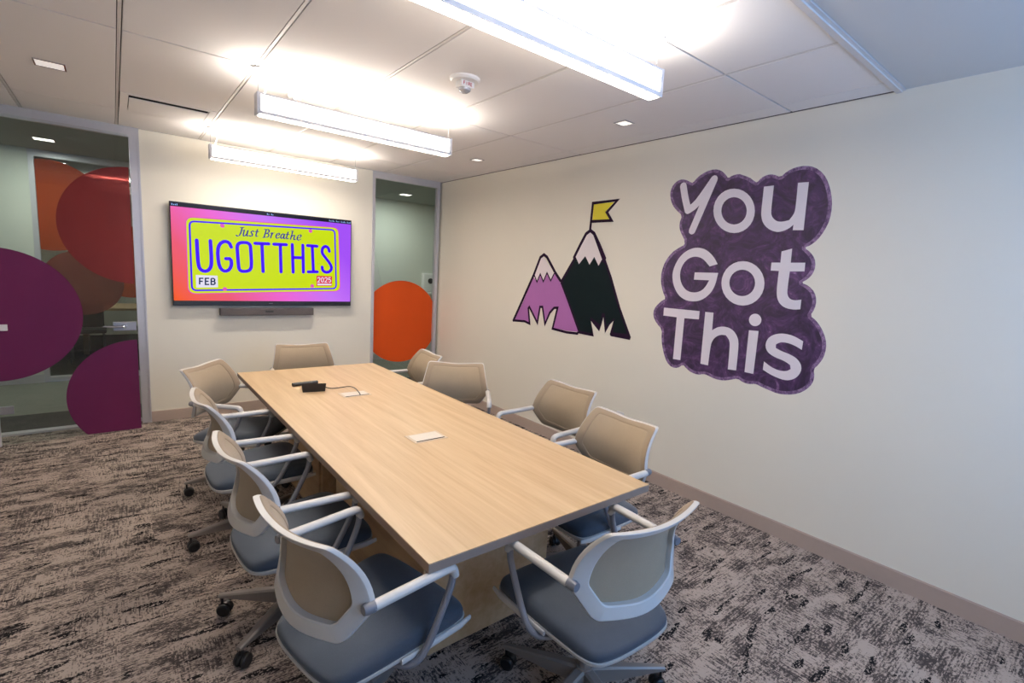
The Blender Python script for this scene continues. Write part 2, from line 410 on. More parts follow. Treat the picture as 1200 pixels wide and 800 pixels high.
# ------------------------------------------------------------------ outlines of the wall decals (y, z on the wall) and of the screen print (x, z)
BLOB = [(-3.49,2.2989),(-3.488,2.3432),(-3.5088,2.3896),(-3.5567,2.4196),(-3.6074,2.416),(-3.6545,2.3924),(-3.6753,2.3819),(-3.7135,2.4242),(-3.7756,2.4545),(-3.8384,2.4635),(-3.8891,2.4494),(-3.9281,2.4169),(-3.9508,2.3865),(-3.9769,2.4035),(-4.0266,2.4097),(-4.0505,2.3993),(-4.1019,2.3782),(-4.1372,2.3515),(-4.1588,2.3363),(-4.1825,2.3657),(-4.2227,2.3824),(-4.2646,2.3792),(-4.3081,2.356),(-4.3439,2.3885),(-4.3911,2.4081),(-4.4527,2.4111),(-4.5084,2.3951),(-4.5596,2.3531),(-4.5961,2.2942),(-4.6234,2.2163),(-4.6344,2.1468),(-4.6315,2.0709),(-4.6107,2.0088),(-4.5787,1.953),(-4.5427,1.9212),(-4.5086,1.9072),(-4.5459,1.8819),(-4.5778,1.8426),(-4.589,1.7925),(-4.5799,1.7489),(-4.5543,1.7114),(-4.5172,1.689),(-4.5662,1.6718),(-4.6047,1.634),(-4.6211,1.5843),(-4.6178,1.533),(-4.5967,1.4868),(-4.6335,1.4627),(-4.6727,1.4161),(-4.7035,1.3546),(-4.7128,1.2977),(-4.7056,1.2379),(-4.6821,1.1894),(-4.6592,1.159),(-4.6706,1.1125),(-4.6644,1.0661),(-4.6359,1.0219),(-4.5918,0.985),(-4.5299,0.9629),(-4.4642,0.9555),(-4.4093,0.9671),(-4.3613,0.9767),(-4.3157,0.9914),(-4.2727,0.978),(-4.2308,0.9816),(-4.1861,1.0017),(-4.1393,0.9816),(-4.0885,0.9649),(-4.0256,0.9623),(-3.9585,0.9795),(-3.9316,0.983),(-3.8836,0.9663),(-3.8236,0.9753),(-3.7806,0.9991),(-3.7526,1.0215),(-3.7104,0.9858),(-3.6584,0.9807),(-3.6063,1.0137),(-3.5646,1.092),(-3.5377,1.1828),(-3.5336,1.2675),(-3.479,1.3082),(-3.4393,1.361),(-3.4385,1.4181),(-3.4725,1.4637),(-3.5127,1.498),(-3.5415,1.5118),(-3.5045,1.5695),(-3.4797,1.6424),(-3.4767,1.7164),(-3.4998,1.7998),(-3.5552,1.8731),(-3.6133,1.9089),(-3.6615,1.9308),(-3.6523,1.9659),(-3.6551,1.9655),(-3.6063,2.0368),(-3.595,2.0899),(-3.6134,2.1504),(-3.5631,2.1881),(-3.5162,2.2351)]
Y_STROKES = [[(-3.598,2.368),(-3.6233,2.2797),(-3.6591,2.186)],[(-3.6591,2.186),(-3.7185,2.2199),(-3.7763,2.293),(-3.8452,2.392)],[(-3.8452,2.392),(-3.7981,2.2663),(-3.7114,2.0339)]]
O1 = [[(-4.1679,2.1524),(-4.1685,2.1199),(-4.1618,2.0892),(-4.1483,2.0618),(-4.1285,2.039),(-4.1031,2.022),(-4.0734,2.0116),(-4.0406,2.0086),(-4.0064,2.0133),(-3.9725,2.0256),(-3.9407,2.0449),(-3.9127,2.0705),(-3.8901,2.1009),(-3.8742,2.1347),(-3.866,2.1698),(-3.8658,2.2045),(-3.8737,2.2368),(-3.8892,2.2649),(-3.9113,2.2874),(-3.9388,2.3033),(-3.9701,2.3117),(-4.0035,2.3124),(-4.0373,2.3056),(-4.0699,2.2918),(-4.0998,2.2717),(-4.1255,2.2464),(-4.146,2.2172),(-4.1603,2.1853)],[(-4.112,2.1556),(-4.1123,2.1354),(-4.1081,2.1163),(-4.0996,2.0993),(-4.0872,2.0853),(-4.0714,2.075),(-4.053,2.0688),(-4.0328,2.0673),(-4.0119,2.0704),(-3.9912,2.0781),(-3.9719,2.0901),(-3.9551,2.1058),(-3.9415,2.1244),(-3.9319,2.1449),(-3.9269,2.1663),(-3.9268,2.1874),(-3.9315,2.2071),(-3.9407,2.2243),(-3.954,2.2382),(-3.9706,2.2481),(-3.9895,2.2535),(-4.01,2.2542),(-4.0308,2.2503),(-4.0509,2.242),(-4.0695,2.2297),(-4.0855,2.2141),(-4.0983,2.196),(-4.1073,2.1762)]]
O2 = [[(-4.2916,1.6727),(-4.2921,1.6398),(-4.2855,1.608),(-4.272,1.5788),(-4.2522,1.5535),(-4.2268,1.5334),(-4.1971,1.5196),(-4.1643,1.5129),(-4.13,1.5137),(-4.096,1.5223),(-4.0641,1.5384),(-4.0361,1.5611),(-4.0134,1.5894),(-3.9975,1.6219),(-3.9892,1.6566),(-3.9891,1.6917),(-3.997,1.7253),(-4.0125,1.7556),(-4.0346,1.7808),(-4.0622,1.7999),(-4.0935,1.8119),(-4.1269,1.8163),(-4.1608,1.8132),(-4.1935,1.8028),(-4.2233,1.7858),(-4.2491,1.763),(-4.2696,1.7357),(-4.2839,1.7051)],[(-4.2293,1.6722),(-4.2295,1.6524),(-4.2254,1.6332),(-4.2171,1.6156),(-4.2049,1.6005),(-4.1894,1.5887),(-4.1713,1.5807),(-4.1515,1.5769),(-4.131,1.5777),(-4.1108,1.5831),(-4.0919,1.5928),(-4.0754,1.6064),(-4.062,1.6232),(-4.0527,1.6423),(-4.0478,1.6627),(-4.0477,1.6834),(-4.0523,1.7032),(-4.0614,1.7211),(-4.0744,1.7362),(-4.0906,1.7477),(-4.1093,1.7551),(-4.1293,1.758),(-4.1497,1.7564),(-4.1694,1.7504),(-4.1876,1.7403),(-4.2033,1.7268),(-4.2158,1.7103),(-4.2246,1.6919)]]
U = [(-4.2093,2.3064),(-4.2735,2.3078),(-4.275,2.1469),(-4.2835,2.1088),(-4.3175,2.0772),(-4.355,2.0719),(-4.3972,2.0812),(-4.4211,2.1166),(-4.4271,2.1526),(-4.421,2.3103),(-4.4848,2.3088),(-4.4911,2.0158),(-4.4267,2.0176),(-4.4272,2.0521),(-4.4038,2.0294),(-4.3628,2.0105),(-4.3225,2.0078),(-4.2707,2.0297),(-4.2311,2.0693),(-4.2132,2.1199),(-4.2113,2.1659)]
G = [(-3.9438,1.7918),(-3.9107,1.8414),(-3.8496,1.8915),(-3.7911,1.9086),(-3.7335,1.9069),(-3.6676,1.8781),(-3.6134,1.8199),(-3.5813,1.7382),(-3.5813,1.6748),(-3.6074,1.6035),(-3.6559,1.5433),(-3.7205,1.5122),(-3.7902,1.509),(-3.8554,1.5274),(-3.9147,1.5792),(-3.944,1.6405),(-3.9558,1.7294),(-3.7693,1.7269),(-3.7689,1.6728),(-3.8923,1.6735),(-3.8717,1.6279),(-3.8383,1.5913),(-3.7825,1.5745),(-3.7221,1.5837),(-3.6775,1.6211),(-3.6515,1.669),(-3.6442,1.7313),(-3.6674,1.7942),(-3.7126,1.8346),(-3.7698,1.8457),(-3.8291,1.8276),(-3.8841,1.7735)]
T1 = [(-4.3754,1.8834),(-4.4381,1.9014),(-4.4409,1.8123),(-4.5274,1.8142),(-4.5295,1.7601),(-4.4422,1.7571),(-4.4416,1.6307),(-4.449,1.6009),(-4.466,1.581),(-4.4954,1.5743),(-4.5342,1.5833),(-4.5351,1.5216),(-4.4887,1.5149),(-4.4369,1.5238),(-4.4003,1.5513),(-4.3798,1.5959),(-4.3748,1.6647),(-4.3742,1.7578),(-4.3216,1.7583),(-4.3204,1.8106),(-4.3771,1.8117)]
T2 = [(-3.5334,1.441),(-3.8435,1.443),(-3.8441,1.3816),(-3.7232,1.3773),(-3.7255,1.0517),(-3.661,1.0497),(-3.6565,1.3775),(-3.5351,1.3786)]
H_ = [(-3.8893,1.4414),(-3.9541,1.4426),(-3.9585,1.314),(-3.9979,1.343),(-4.0502,1.3536),(-4.1039,1.3434),(-4.1473,1.3032),(-4.1685,1.248),(-4.1716,1.0559),(-4.1105,1.0527),(-4.1057,1.2218),(-4.0964,1.2626),(-4.0665,1.2923),(-4.0267,1.2911),(-3.9887,1.2688),(-3.9657,1.2309),(-3.9595,1.1821),(-3.9573,1.0527),(-3.8954,1.0547)]
I_DOT = [(-4.3019,1.4281),(-4.3015,1.4151),(-4.2971,1.4028),(-4.2891,1.3925),(-4.2783,1.3852),(-4.2657,1.3816),(-4.2525,1.382),(-4.24,1.3866),(-4.2294,1.3949),(-4.2219,1.406),(-4.2182,1.4189),(-4.2187,1.4322),(-4.2233,1.4446),(-4.2315,1.455),(-4.2425,1.4621),(-4.2553,1.4655),(-4.2684,1.4648),(-4.2807,1.46),(-4.291,1.4517),(-4.2983,1.4408)]
I_ = [(-4.2269,1.3484),(-4.2926,1.3512),(-4.2933,1.055),(-4.2316,1.0569)]
S_ = [(-4.5781,1.3218),(-4.5767,1.2673),(-4.5318,1.2884),(-4.4872,1.2994),(-4.4433,1.2984),(-4.4159,1.2787),(-4.4174,1.2553),(-4.4506,1.241),(-4.5109,1.2276),(-4.5601,1.2052),(-4.5898,1.1648),(-4.5887,1.1188),(-4.559,1.0744),(-4.5112,1.0528),(-4.451,1.0601),(-4.3956,1.0768),(-4.3527,1.0967),(-4.3534,1.1532),(-4.4052,1.1227),(-4.4598,1.1092),(-4.5035,1.1138),(-4.5264,1.1337),(-4.5195,1.1595),(-4.4805,1.1797),(-4.4192,1.1926),(-4.3704,1.2162),(-4.3476,1.2565),(-4.3554,1.3054),(-4.3859,1.3372),(-4.4361,1.3557),(-4.4948,1.3542),(-4.5393,1.3405)]
M_PURPLE = [(-1.6571,1.1339),(-1.7947,1.3529),(-1.9344,1.6122),(-1.9929,1.5646),(-2.0364,1.6477),(-2.0903,1.5733),(-2.1369,1.6638),(-2.199,1.5836),(-2.2452,1.6582),(-2.3369,1.5762),(-2.4568,1.3946),(-2.6226,1.1304),(-2.4676,1.1199),(-2.2796,1.1255),(-2.318,1.3287),(-2.2655,1.3239),(-2.2085,1.2632),(-2.1556,1.1453),(-2.102,1.3152),(-2.064,1.3181),(-2.0385,1.1443),(-1.9009,1.297),(-1.8795,1.2691),(-1.9158,1.1366),(-1.8138,1.1447)]
M_SNOW1 = [(-1.9424,1.6504),(-2.0273,1.8022),(-2.0757,1.8213),(-2.1426,1.7554),(-2.2342,1.6614),(-2.1986,1.5873),(-2.1366,1.6663),(-2.0903,1.5733),(-2.0326,1.6476),(-1.9929,1.5646)]
M_L1 = [[(-1.6425,1.1282),(-1.774,1.3539),(-1.9378,1.6376),(-2.0223,1.8145),(-2.0736,1.8432),(-2.1218,1.8194),(-2.2583,1.6683),(-2.3386,1.5941)],[(-1.6425,1.1282),(-1.8347,1.1404),(-1.917,1.1237),(-1.8823,1.2824),(-1.8967,1.2992),(-2.0383,1.1468),(-2.0644,1.3143),(-2.1017,1.3177),(-2.1554,1.1478),(-2.2169,1.2702),(-2.2744,1.3235),(-2.3232,1.3292),(-2.2716,1.1158),(-2.4692,1.1046),(-2.6165,1.1121)],[(-1.9372,1.6439),(-1.9929,1.5646),(-2.0364,1.6477),(-2.0903,1.5733),(-2.1369,1.6638),(-2.1986,1.5873),(-2.2416,1.6581)]]
M_DARK = [(-2.3401,1.597),(-2.5108,1.8388),(-2.6253,2.04),(-2.6813,2.0729),(-2.7307,2.046),(-2.8787,1.8258),(-2.9731,1.6612),(-3.097,1.4034),(-3.2367,1.1635),(-3.2294,1.1378),(-3.0181,1.1418),(-3.0055,1.1572),(-3.0358,1.28),(-2.9964,1.2415),(-2.9499,1.1584),(-2.9167,1.3011),(-2.9016,1.2303),(-2.881,1.1668),(-2.8308,1.2043),(-2.7719,1.2504),(-2.8218,1.1114),(-2.6224,1.1151),(-2.5948,1.139),(-2.4858,1.3294),(-2.3387,1.556)]
M_GREEN = [(-2.3724,1.5949),(-2.5261,1.8123),(-2.5694,1.7544),(-2.6427,1.8262),(-2.7031,1.7507),(-2.7544,1.8207),(-2.8131,1.7433),(-2.8514,1.7883),(-2.8844,1.7721),(-2.9532,1.6436),(-3.0719,1.4011),(-3.1935,1.1856),(-3.0403,1.1788),(-3.0438,1.3062),(-2.9881,1.2576),(-2.9611,1.2201),(-2.9264,1.3365),(-2.8974,1.3336),(-2.8881,1.2287),(-2.7635,1.2849),(-2.7955,1.138),(-2.6447,1.1417),(-2.5241,1.333),(-2.3766,1.5525)]
M_SNOW2 = [(-2.5108,1.8388),(-2.6386,2.0276),(-2.6839,2.0472),(-2.7218,2.0207),(-2.847,1.8085),(-2.8122,1.7518),(-2.7535,1.8293),(-2.7023,1.7576),(-2.6418,1.8349),(-2.5689,1.7597)]
M_L2 = [(-2.5001,1.8209),(-2.568,1.9363),(-2.6307,2.0347),(-2.6821,2.0643),(-2.7293,2.0376),(-2.8043,1.9349),(-2.8796,1.8174)]
M_FLAGL = [[(-2.6774,2.0645),(-2.6873,2.3049),(-2.969,2.3111),(-2.8591,2.2161),(-2.9213,2.1427),(-2.6808,2.1446)]]
M_FLAG = [(-2.6977,2.2941),(-2.9324,2.2977),(-2.8431,2.2219),(-2.8945,2.1504),(-2.6987,2.1523)]
P_PLATE = [(-2.84,1.9993),(-1.3778,2.0366),(-1.3533,1.3235),(-2.8385,1.2696)]
P_BORDER = [(-2.8134,1.9652),(-1.4165,2.0119),(-1.3951,1.3483),(-2.8121,1.2985)]
P_LETTERS = {'u': [[(-2.7583,1.7883),(-2.756,1.6684),(-2.7531,1.5692),(-2.7418,1.5115),(-2.7049,1.488),(-2.6667,1.4998),(-2.6438,1.538),(-2.6378,1.6007),(-2.6431,1.7927)]],'g': [[(-2.4621,1.7443),(-2.4795,1.7889),(-2.5216,1.7991),(-2.5642,1.7688),(-2.5835,1.7051),(-2.5791,1.5786),(-2.5581,1.5149),(-2.5208,1.496),(-2.4823,1.5149),(-2.4612,1.5677),(-2.4676,1.6275),(-2.5119,1.6249)]],'o': [[(-2.4083,1.743),(-2.4031,1.7743),(-2.3794,1.7951),(-2.3449,1.7995),(-2.3102,1.7987),(-2.2883,1.7796),(-2.2841,1.7485),(-2.2774,1.5683),(-2.2893,1.5272),(-2.3152,1.5084),(-2.366,1.5027),(-2.3894,1.5156),(-2.3997,1.5448),(-2.4083,1.743)]],'t': [[(-2.2416,1.7989),(-2.1107,1.8037)],[(-2.1767,1.8004),(-2.1691,1.5112)]],'t_': [[(-2.0606,1.804),(-1.9362,1.808)],[(-1.9963,1.8053),(-1.9921,1.5152)]],'h': [[(-1.8752,1.8145),(-1.8681,1.5168)],[(-1.765,1.8155),(-1.7606,1.5213)],[(-1.8725,1.6754),(-1.7655,1.6781)]],'i': [[(-1.7162,1.8154),(-1.6132,1.8156)],[(-1.665,1.8155),(-1.6523,1.5297)],[(-1.7077,1.5274),(-1.6093,1.5316)]],'s': [[(-1.477,1.7683),(-1.4887,1.8096),(-1.523,1.8242),(-1.5551,1.7972),(-1.5588,1.7438),(-1.5246,1.7002),(-1.4649,1.6287),(-1.4472,1.5773),(-1.4722,1.5374),(-1.5203,1.5277),(-1.5527,1.5532),(-1.5566,1.5875)]]}
P_SCREWS = [(-2.5361,1.949),(-1.6832,1.9759),(-2.5278,1.3181),(-1.6654,1.3711)]
P_FEB = [(-2.7764,1.4516),(-2.5896,1.4504),(-2.5879,1.334),(-2.7757,1.3262)]
P_YEAR = [(-1.6187,1.4873),(-1.4429,1.4881),(-1.4463,1.3766),(-1.6186,1.3722)]
P_YBAR = [(-1.6093,1.3994),(-1.4503,1.4019),(-1.4502,1.3843),(-1.6092,1.3802)]
P_FEBT = [[(-2.746,1.3588),(-2.7443,1.4194),(-2.7125,1.4205)],[(-2.7452,1.3903),(-2.7181,1.3912)],[(-2.6645,1.3611),(-2.6967,1.3602),(-2.6951,1.4211),(-2.6629,1.4222)],[(-2.6959,1.3919),(-2.6685,1.3927)],[(-2.6453,1.4211),(-2.6468,1.3616),(-2.6239,1.3622),(-2.6139,1.3714),(-2.6136,1.3834),(-2.6232,1.3921),(-2.646,1.3914)],[(-2.6232,1.3921),(-2.6164,1.4012),(-2.6161,1.4132),(-2.6241,1.4219),(-2.6453,1.4211)]]
P_YEART = [[(-1.6055,1.4552),(-1.6016,1.4661),(-1.5924,1.4691),(-1.5818,1.4641),(-1.5804,1.4507),(-1.5897,1.4342),(-1.6055,1.4149),(-1.5791,1.4157)],[(-1.5526,1.4705),(-1.5632,1.462),(-1.5658,1.4431),(-1.5631,1.4243),(-1.5525,1.4165),(-1.5418,1.4249),(-1.5392,1.4439),(-1.5419,1.4628),(-1.5526,1.4705)],[(-1.5258,1.4579),(-1.5218,1.4689),(-1.5125,1.4719),(-1.5017,1.4669),(-1.5003,1.4534),(-1.5097,1.4368),(-1.5257,1.4173),(-1.4988,1.4181)],[(-1.4598,1.4719),(-1.4815,1.4711),(-1.4841,1.4474),(-1.4692,1.4516),(-1.4583,1.4377),(-1.4636,1.4218),(-1.4745,1.4188),(-1.4853,1.4248)]]
P_JUST = {'j': [[(-2.376,1.9469),(-2.3435,1.9501)],[(-2.3578,1.9487),(-2.3739,1.8887),(-2.3873,1.8647),(-2.4035,1.8576),(-2.4162,1.8679)]],'u': [[(-2.3519,1.9193),(-2.3387,1.9262),(-2.35,1.8801),(-2.3477,1.8639),(-2.3345,1.8664),(-2.3151,1.8904),(-2.306,1.925)],[(-2.306,1.925),(-2.3173,1.8758),(-2.3136,1.8654),(-2.3022,1.8736)]],'s': [[(-2.2518,1.9156),(-2.2617,1.9248),(-2.275,1.9178),(-2.2753,1.9033),(-2.2642,1.8899),(-2.2692,1.8706),(-2.2825,1.8659),(-2.2936,1.8743)]],'t': [[(-2.2166,1.9427),(-2.2323,1.8833),(-2.2284,1.8683),(-2.2156,1.8753)],[(-2.2371,1.9198),(-2.2061,1.9212)]],'b': [[(-2.1522,1.9488),(-2.1141,1.9524),(-2.1029,1.9402),(-2.1093,1.9231),(-2.1321,1.9111)],[(-2.1317,1.9485),(-2.1553,1.8673)],[(-2.1404,1.9104),(-2.1136,1.9084),(-2.1076,1.8912),(-2.1203,1.8724),(-2.1656,1.8642)]],'r': [[(-2.0907,1.9148),(-2.0761,1.9228),(-2.0913,1.866)],[(-2.0847,1.8932),(-2.0699,1.9167),(-2.0552,1.9225)]],'e': [[(-2.0387,1.8905),(-2.0132,1.8994),(-2.0025,1.916),(-2.0109,1.9242),(-2.0257,1.9184),(-2.0387,1.8928),(-2.0368,1.8728),(-2.0241,1.8672),(-2.0049,1.8822)]],'a': [[(-1.9555,1.9157),(-1.9726,1.9209),(-1.9877,1.9016),(-1.9922,1.8788),(-1.9838,1.8683),(-1.9665,1.8833),(-1.9534,1.9181),(-1.9623,1.8791),(-1.9559,1.8684),(-1.9429,1.8785)]],'t_': [[(-1.9165,1.944),(-1.9343,1.8837),(-1.9279,1.8685),(-1.9127,1.8788)],[(-1.9383,1.9172),(-1.9059,1.9178)]],'h': [[(-1.8861,1.9558),(-1.8686,1.9597),(-1.8932,1.8668)],[(-1.8887,1.8899),(-1.8667,1.9145),(-1.8491,1.9137),(-1.8603,1.8763),(-1.8538,1.8655),(-1.8383,1.8759)]],'e_': [[(-1.825,1.8861),(-1.7961,1.8954),(-1.7804,1.9151),(-1.7915,1.9256),(-1.8093,1.9195),(-1.8238,1.8931),(-1.8228,1.8726),(-1.8096,1.8645),(-1.785,1.8803)]]}
P_STATUS = [[(-2.9556,2.111),(-2.9022,2.105)],[(-2.1268,2.1101),(-2.0988,2.1098)],[(-2.0872,2.1093),(-2.059,2.109)],[(-1.4821,2.1058),(-1.417,2.105)],[(-1.4054,2.1062),(-1.3626,2.1049)],[(-1.3509,2.1042),(-1.2878,2.1068)],[(-1.2779,2.1079),(-1.2319,2.1068)]]

# ------------------------------------------------------------------ room shell
H = 2.75; XL = -4.9; YF = -7.0
struct(MB().box(XL-.1, .1, YF-.1, .06, -.1, 0).build('floor', 'carpet'), 'patterned grey carpet with black dashes')
struct(MB().box(0, .12, YF-.1, .12, 0, H+.1).build('wall_right', 'wall_paint'), 'cream wall with the mural')
struct(MB().box(-3.18, -.947, 0, .12, 0, H+.1).build('wall_back', 'wall_paint'), 'cream wall behind the television')
struct(MB().box(XL-.12, XL, YF-.1, .12, 0, H+.1).build('wall_left', 'wall_paint'), 'cream side wall')
wf = MB().box(XL, 0, YF-.12, YF, 0, .95).box(XL, 0, YF-.12, YF, 2.65, H+.1).box(XL, -2.85, YF-.12, YF, .95, 2.65).box(-.15, 0, YF-.12, YF, .95, 2.65)
struct(wf.build('wall_front', 'wall_paint'), 'wall with the daylight window')
w2 = struct(empty('window_2', (-1.5, YF-.06, .95)), 'wide daylight window')
for x in (-1.35, 0, 1.35): MB().box(x-.03, x+.03, -.04, .04, 0, 1.70).build('window_mullion', 'frame_alu', w2)
MB().box(-1.35, 1.35, -.06, .08, -.02, .02).build('window_sill', 'frame_alu', w2)
for x in (-1.32, .03): MB().box(x, x+1.29, -.004, .004, .02, 1.70).build('window_pane', 'pane_glass', w2)

struct(MB().box(-.014, 0, YF, -.002, 0, .099).box(-.008, 0, YF, -.002, .099, .103).build('baseboard_right', 'baseboard_vinyl'))
struct(MB().box(-3.18, -.947, -.014, 0, 0, .099).box(-3.18, -.947, -.008, 0, .099, .103).build('baseboard_back', 'baseboard_vinyl'))

# ceiling: plenum board, tiles, exposed slotted tees
XS = [XL, -4.56, -3.94, -3.33, -2.705, -2.085, -1.46, -.82, -.175, 0]
YS = [-4.9, -4.33, -2.49, -.65, 0]
ceil = struct(MB().box(XL, 0, YF, 0, H+.03, H+.1).build('ceiling', 'gap_dark'), 'suspended tile ceiling')
GM, GC = .012, .0055     # half gap at main tees and at cross joints
for i in range(len(XS)-1):
    for j in range(len(YS)-1):
        x0, x1, y0, y1 = XS[i]+GM, XS[i+1]-GM, YS[j]+GC, YS[j+1]-GC
        if i == 0: x0 = XS[0]+.01
        if i == len(XS)-2: x1 = -.012; x0 = XS[i]+.003
        if i == len(XS)-3: x1 = XS[i+1]-.003
        if j == 0: y0 = YS[0]+.03
        if j == len(YS)-2: y1 = -.012
        if XS[i] == -3.33 and YS[j] == -2.49: y1 = -1.235
        MB().box(x0, x1, y0, y1, H, H+.025, .002).build('ceiling_tile', 'tile_board', ceil)
for x in XS[1:-2]:
    MB().box(x-.0075, x+.0075, -4.87, -.002, H+.001, H+.02).build('main_tee', 'grid_metal', ceil)
MB().box(-.011, 0, -4.87, 0, H-.002, H+.004).build('wall_angle', 'gap_dark', ceil)
MB().box(XL, 0, -4.90, -4.872, H-.012, H+.03).box(XL, 0, -4.915, -4.90, H-.004, H+.03).build('edge_trim', 'grid_metal', ceil)
MB().box(XL, 0, YF, -4.918, H+.002, H+.04).build('gypsum_soffit', 'gypsum', ceil)

# ------------------------------------------------------------------ corridor beyond the glass
struct(MB().box(-6.5, 3.0, .76, 2.3, -.1, 0).build('floor_corridor', 'corridor_floor'), 'grey green corridor carpet')
struct(MB().box(-6.5, 3.0, .06, .76, -.1, 0).build('floor_corridor_border', 'corridor_dark_carpet'), 'dark carpet band in corridor')
struct(MB().box(-6.5, 3.0, .0, 2.45, H, H+.1).build('ceiling_corridor', 'corridor_ceiling'))
wc = MB().box(-6.5, -4.13, 2.3, 2.42, 0, H).box(-2.3, 3.0, 2.3, 2.42, 0, H)
struct(wc.build('wall_corridor', 'corridor_paint'), 'pale corridor wall across')
struct(MB().box(3.0, 3.1, .0, 2.4, 0, H).build('wall_corridor_end', 'corridor_paint'))
struct(MB().box(-6.6, -6.5, .0, 2.4, 0, H).build('wall_corridor_start', 'corridor_paint'))
struct(MB().box(-6.5, XL-.02, .0, .12, 0, H).box(.12, 3.0, .0, .12, 0, H).build('wall_corridor_near', 'corridor_paint'))
struct(MB().box(-6.5, -4.13, 2.285, 2.3, 0, .1).box(-2.3, 3.0, 2.285, 2.3, 0, .1).build('baseboard_corridor', 'frame_alu'))
# opposite room behind glass
struct(MB().box(-6.5, -1.0, 2.42, 6.5, -.1, 0).build('floor_far_room', 'corridor_dark_carpet'))
struct(MB().box(-6.5, -1.0, 2.42, 6.5, H, H+.1).build('ceiling_far_room', 'corridor_ceiling'))
struct(MB().box(-6.5, -1.0, 6.5, 6.6, 0, H).box(-6.6, -6.5, 2.42, 6.5, 0, H).box(-1.0, -.9, 2.42, 6.5, 0, H).build('wall_far_room', 'corridor_paint'))
win3 = struct(empty('window_3', (-4.13, 2.36, 0)), 'glass front of the room across the corridor')
MB().box(0, .05, -.05, .05, 0, 2.75).build('frame_post', 'frame_alu', win3)
MB().box(1.78, 1.83, -.05, .05, 0, 2.75).build('frame_post', 'frame_alu', win3)
MB().box(.05, 1.78, -.05, .05, 2.675, 2.75).build('frame_header', 'frame_alu', win3)
MB().box(.05, 1.78, -.05, .05, 0, .055).build('frame_sill', 'frame_alu', win3)
gp = MB().box(.05, 1.78, -.005, .005, .055, 2.675).build('glass_pane', 'pane_glass', win3)
fmap = lambda a, b_, d: (a, -.007-d, b_)
def clip_circle(cx, cz, r, x0, x1, z0=-1, z1=9):
    P = circle(cx, cz, r, 96); out = []
    for x, z in P: out.append((min(max(x, x0), x1), min(max(z, z0), z1)))
    res = []
    for q in out:
        if not res or (abs(q[0]-res[-1][0]) + abs(q[1]-res[-1][1])) > 1e-4: res.append(q)
    return res
MB().poly(clip_circle(.16, 2.13, .53, .052, 1.778), fmap, .001).build('film_circle', 'film_brown', gp)
MB().poly(clip_circle(.90, 1.50, .46, .052, 1.778), fmap, .001).build('film_circle', 'film_brown', gp)
MB().poly(clip_circle(.42, 1.22, .40, .052, 1.778), lambda a, b_, d: (a, -.0085-d, b_), .001).build('film_circle', 'film_rose', gp)
# furniture seen dimly in the far room: a long table with dark chairs, a ceiling lamp
ft = tag(empty('meeting_table', (-3.1, 4.6, 0)), 'pale table in the dim room across the corridor', 'table')
MB().box(-1.0, 1.0, -.5, .5, .70, .735, .004).build('table_top', 'maple', ft)
for x in (-.7, .7): MB().box(x-.03, x+.03, -.35, .35, 0, .70).build('leg', 'maple_edge', ft)
for k, x in enumerate((-3.75, -2.95)):
    fc = tag(empty('office_chair', (x, 3.72, 0)), ('left of two dark chairs in the room across the corridor', 'right of two dark chairs in the room across the corridor')[k], 'chair', 'dark chairs across the corridor')
    MB().box(-.22, .22, -.2, .22, .42, .48, .02).build('seat', 'black_plastic', fc)
    MB().box(-.2, .2, -.24, -.2, .52, .86, .015).build('backrest', 'black_plastic', fc)
    for sx_ in (-.19, .19):
        for sy_ in (-.17, .19): MB().tube([(sx_, sy_, 0), (sx_*.95, sy_*.95, .42)], .012).build('leg', 'cap_grey', fc)
fl = tag(empty('ceiling_pendant', (-3.0, 4.4, 2.55)), 'lit linear pendant in the room across the corridor', 'light')
MB().box(-.65, .65, -.05, .05, 0, .1).build('housing', 'white_metal', fl)
MB().box(-.63, .63, -.045, .045, -.006, 0).build('diffuser', 'downlight_mid', fl)
for x in (-.6, .6): MB().tube([(x, 0, .1), (x, 0, .2)], .002, 6).build('hanger_wire', 'chrome', fl)
area('far_pendant_glow', (0, 0, -.03), 1.2, .08, 9, (1, .93, .84), fl)
area('far_pendant_uplight', (0, 0, .12), 1.2, .08, 45, (1, .93, .84), fl, up=True)

# glass front: header, jamb, door leaf and fixed sidelight
FR = 'frame_alu'
d1 = struct(empty('door_1', (0, 0, 0)), 'frameless glass door with coloured film circles')
MB().box(XL, -3.18, -.02, .09, 2.672, H).box(XL, -3.25, -.026, -.02, 2.66, 2.672).build('frame_header', FR, d1)
MB().box(-3.25, -3.18, -.02, .09, 0, 2.672).box(-3.19, -3.176, -.026, -.02, 0, H-.002).build('frame_jamb', FR, d1)
MB().box(XL, -3.25, .05, .13, 0, .018).build('threshold', FR, d1)
